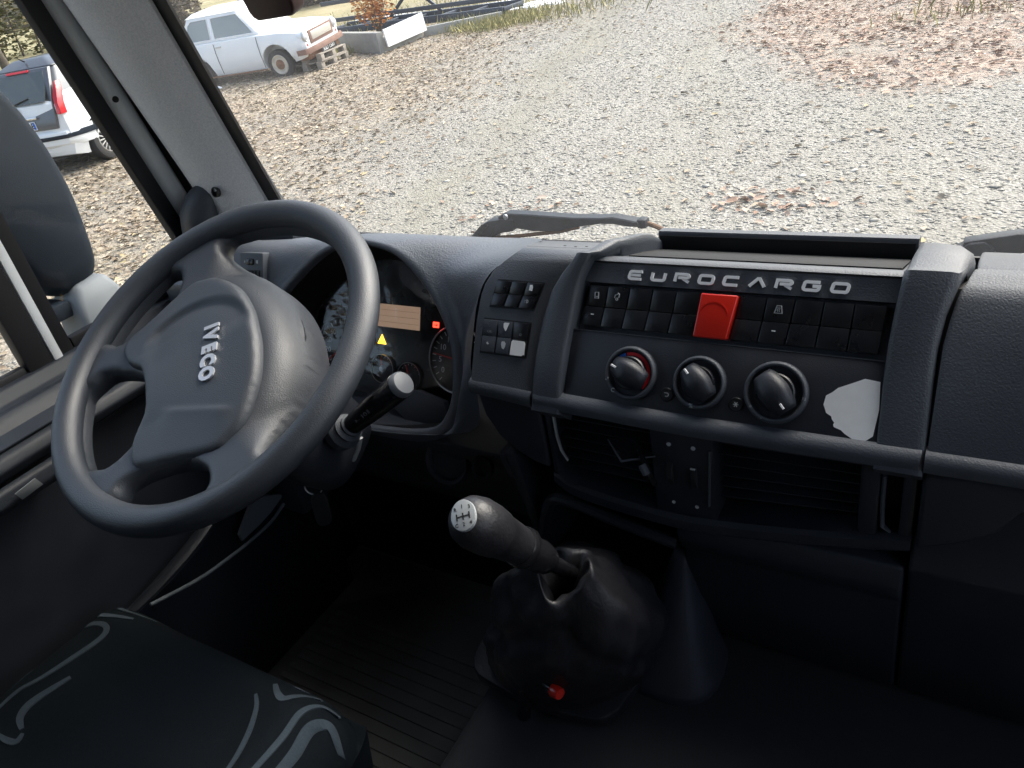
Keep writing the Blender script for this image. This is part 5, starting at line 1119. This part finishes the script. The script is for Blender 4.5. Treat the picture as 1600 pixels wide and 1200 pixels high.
for sd_ in (-1, 1):
    lt = [(sd_*.69, .80), (sd_*.775, .80), (sd_*.765, .95), (sd_*.735, 1.10), (sd_*.685, 1.22), (sd_*.66, 1.20), (sd_*.685, 1.02)]
    r0 = [tail(y, z, -.10) for y, z in lt]; r1 = [tail(y*.985, z, .012) for y, z in lt]
    mk('tail_light', bevel(loft([r0, r1]), .01, 2), 'lens_red', hb_)
    side = [(-1.15, .12), (.55, .12), (.15, .86), (-1.1, .86)]
    def pt(x, t, o): return V((x, sd_*(.735+(.565-.735)*t+o), hbz+.5*t+o*.3))
    mk('side_window', loft([[pt(x, t, -.02) for x, t in side], [pt(x, t, .008) for x, t in side]]), 'car_glass', hb_)
    for xx in (1.18, -1.20): wheel_set(hb_, (xx, sd_*.73, .305), .305, .19, 'alu', 16, 'alu')
bpm = [[V((x, y, z)) for x, z in ((xc+.06, .36), (xc, .40), (xc-.012, .48), (xc, .56), (xc+.06, .60))] for y, xc in ((-.83, -1.45), (-.79, -1.66), (-.70, -1.80), (-.4, -1.86), (.4, -1.86), (.70, -1.80), (.79, -1.66), (.83, -1.45))]
mk('rear_bumper', loft(bpm), 'car_white', hb_)
bpg = [[V((x, y, z)) for x, z in ((xc+.04, .47), (xc-.018, .475), (xc-.022, .515), (xc+.04, .55))] for y, xc in ((-.86, -1.40), (-.80, -1.655), (-.71, -1.80), (-.4, -1.865), (.4, -1.865), (.71, -1.80), (.80, -1.655), (.86, -1.40))]
mk('bumper_moulding', loft(bpg), 'mirror_plastic', hb_)

# ================================================================== low wall, board, steel frame, snow, plants
wall = thing('low_concrete_wall', (-11.6, 13.6, .38), 'low grey concrete planter wall to the right of the old white car', 'wall')
def seg(a, b_, h, th, name='wall_segment', mat='concrete', z0=-.1):
    a, b_ = V(a), V(b_); d = (b_-a).normalized(); nn = V((-d.y, d.x, 0)); za, zb = float(gz(a.x, a.y)), float(gz(b_.x, b_.y))
    r = [[V((p.x, p.y, z+z0)), V((p.x, p.y, z+h)), V((p.x+nn.x*th, p.y+nn.y*th, z+h)), V((p.x+nn.x*th, p.y+nn.y*th, z+z0))] for p, z in ((a, za), (b_, zb))]
    return mk(name, bevel(loft(r), .015, 2), mat, wall)
seg((-13.75, 14.45, 0), (-11.60, 13.57, 0), .42, .16)
seg((-11.57, 13.60, 0), (-11.54, 15.10, 0), .30, .16)
seg((-11.53, 15.13, 0), (-10.2, 16.4, 0), .20, .16)
bd_ = thing('white_board', (-11.40, 14.3, .45), 'white painted board leaning on the low concrete wall', 'board')
mk('board_sheet', loft([[V((-11.44, 13.66, .50)), V((-11.46, 15.12, .56)), V((-11.50, 15.12, .93)), V((-11.48, 13.66, .84))], [V((-11.41, 13.66, .50)), V((-11.43, 15.12, .56)), V((-11.47, 15.12, .93)), V((-11.45, 13.66, .84))]]), 'board_white', bd_)
stf_ = thing('steel_frame', (-13, 17.2, .5), 'dark blue steel trailer frame lying behind the low wall', 'frame')
def beam(a, b_, s, name='beam'):
    a, b_ = V(a), V(b_); d = (b_-a).normalized(); u = d.cross(Z1).normalized(); v_ = u.cross(d)
    mk(name, boxw((a+b_)/2, ((b_-a).length, s*.6, s), .01, (d, u, v_)), 'steel_blue', stf_)
A0, B0 = V((-16.2, 17.0, .62)), V((-10.25, 16.55, .60))
beam(A0, B0, .16); beam(A0+V((0, .9, .02)), B0+V((0, .9, .02)), .16); beam(A0+V((0, .05, .26)), B0+V((0, .05, .26)), .10)
for t in np.linspace(0, 1, 7):
    p = A0.lerp(B0, t); beam(p+V((0, -.0, .02)), p+V((0, .9, .02)), .09, 'cross_member'); beam(p+V((0, .05, .08)), p+V((0, .05, .62)), .08, 'stake')
beam(A0+V((2.2, .05, .10)), A0+V((3.1, .05, .75)), .08, 'brace'); beam(A0+V((3.9, .05, .10)), A0+V((3.1, .05, .75)), .08, 'brace')
beam(A0+V((0, .05, .68)), B0+V((0, .05, .68)), .10)
for t in (0.03, .97):
    p = A0.lerp(B0, t); beam(V((p.x, p.y+.05, .3)), V((p.x, p.y+.05, .56)), .12, 'support_leg')
def snow(x, y, rx, ry, label):
    rings = []; n_ = 22; ph = rs.uniform(0, 6, 3)
    rad = [1+.22*math.sin(3*a+ph[0])+.14*math.sin(5*a+ph[1])+.1*math.sin(8*a+ph[2]) for a in [2*math.pi*i/n_ for i in range(n_)]]
    for s_, h_ in ((1., -.02), (.95, .02), (.75, .045), (.4, .06), (.05, .065)):
        rings.append([V((x+rx*s_*rad[i]*math.cos(2*math.pi*i/n_), y+ry*s_*rad[i]*math.sin(2*math.pi*i/n_), float(gz(x, y))+h_)) for i in range(n_)])
    o = mk('snow_patch', loft(rings), 'snow'); tag(o, label, 'snow')
snow(-16.2, 20.0, 1.3, .6, 'thin strip of snow behind the orange bush'); snow(-12.6, 19.0, 1.5, .7, 'snow patch between the struts of the steel frame'); snow(-10.4, 18.4, .7, .7, 'snow patch at the right end of the steel frame'); snow(-14.6, 11.35, .35, .10, 'small snow remnant on the leaves below the old white car')
def shoot_leaves(name, cen, rad, nl, size, mat, parent):
    P_ = rs.randn(nl, 3); P_ /= np.linalg.norm(P_, axis=1)[:, None]; P_ *= (rs.rand(nl, 1)**.45)
    cl__ = rs.randn(14, 3)*.5; near = np.min(np.linalg.norm(P_[:, None]-cl__[None], axis=2), 1); P_ = P_[near < .55]
    P_ = P_*np.array(rad)+np.array(cen); N2 = len(P_)
    o = blob_mesh(name, lf_v, lf_f, P_, np.c_[np.full(N2, size)*rs.uniform(.6, 1.3, N2)]*np.array([[1, .7, 1]]), rs.uniform(0, 6.28, N2), rs.uniform(-1.5, 1.5, N2), mat, None, None)
    del o['kind']
    if parent: o.data.transform(Matrix.Translation(parent.location).inverted()); o.parent = parent
    return o
bu = thing('orange_bush', (-13.2, 15.6, float(gz(-13.2, 15.6))), 'small orange autumn bush behind the low concrete wall', 'bush')
bz0 = float(gz(-13.2, 15.6))
for a in np.linspace(0, 6.28, 8)[:-1]:
    mk('stem', tube([(-13.2, 15.6, bz0), (-13.2+.15*math.cos(a), 15.6+.15*math.sin(a), bz0+.5), (-13.2+.42*math.cos(a), 15.6+.4*math.sin(a), bz0+1.0)], [.02, .014, .004], 6), 'bark', bu)
shoot_leaves('foliage', (-13.2, 15.6, bz0+.75), (.55, .5, .5), 900, .05, 'orange_leaf', bu)
def bare_tree(x, y, h_, label, crown='twig', seed=0, nl=2600, thick=.16):
    rnd = random.Random(seed); z0 = float(gz(x, y)); t = thing('bare_tree', (x, y, z0), label, 'tree', 'trees beyond the yard')
    segs = []
    def grow(p, d, ln, r, lev):
        pts = [p]; 
        for i in range(4):
            d = (d+V((rnd.uniform(-.18, .18), rnd.uniform(-.18, .18), rnd.uniform(-.02, .12)))).normalized(); pts.append(pts[-1]+d*ln/4)
        segs.append(tube(pts, [r*(1-.16*i) for i in range(5)], 7 if lev < 2 else 4))
        if lev < 4:
            for _ in range(4 if lev == 0 else 3):
                a = rnd.choice(pts[2:]); nd = (d+V((rnd.uniform(-1, 1), rnd.uniform(-1, 1), rnd.uniform(-.1, .7)))*.75).normalized(); grow(a, nd, ln*rnd.uniform(.5, .72), r*.45, lev+1)
    grow(V((x, y, z0-.1)), V((rnd.uniform(-.1, .1), rnd.uniform(-.1, .1), 1)), h_*.45, thick, 0)
    mk('trunk', join(segs), 'bark', t, sharp=None)
    shoot_leaves('crown', (x, y, z0+h_*.62), (h_*.34, h_*.34, h_*.36), nl, .09, crown, t)
for i, (x, y, h_, lb, cr_) in enumerate([(-8.5, -8.0, 9, 'bare tree beside the truck, seen only as a reflection in the instrument glass', 'twig'), (-26, 13.5, 8, 'bare grey tree nearest the grey hatchback', 'twig'), (-30, 17.5, 9, 'bare tree with sparse brown twigs left of the windscreen pillar', 'twig'), (-24.5, 10.0, 7, 'leafy green tree behind the door mirror', 'foliage'), (-38, 19, 10, 'tall bare tree far behind the hatchback roof', 'twig'), (-33, 11, 9, 'dull green tree far beyond the door window', 'foliage')]):
    bare_tree(x, y, h_, lb, cr_, 11+i)
def hedge(x, y, rx, ry, rz_, label):
    o = thing('hedge', (x, y, float(gz(x, y))), label, 'hedge')
    shoot_leaves('foliage', (x, y, float(gz(x, y))+rz_*.55), (rx, ry, rz_*.75), 5200, .14, 'foliage' if x < -40 else 'twig', o)
    for k_ in range(5): mk('stem', tube([(x+rx*(.3*k_-.6), y, float(gz(x, y))-.1), (x+rx*(.32*k_-.64), y+.1, float(gz(x, y))+rz_*.8)], [.06, .02], 6), 'bark', o)
hedge(-46, 24, 6, 7, 3.6, 'green hedge mass far beyond the hatchback'); hedge(-36, 27, 4, 3, 2.2, 'brown thicket behind the old white car'); hedge(-27, 28, 5, 3, 1.6, 'brown thicket beyond the steel frame')
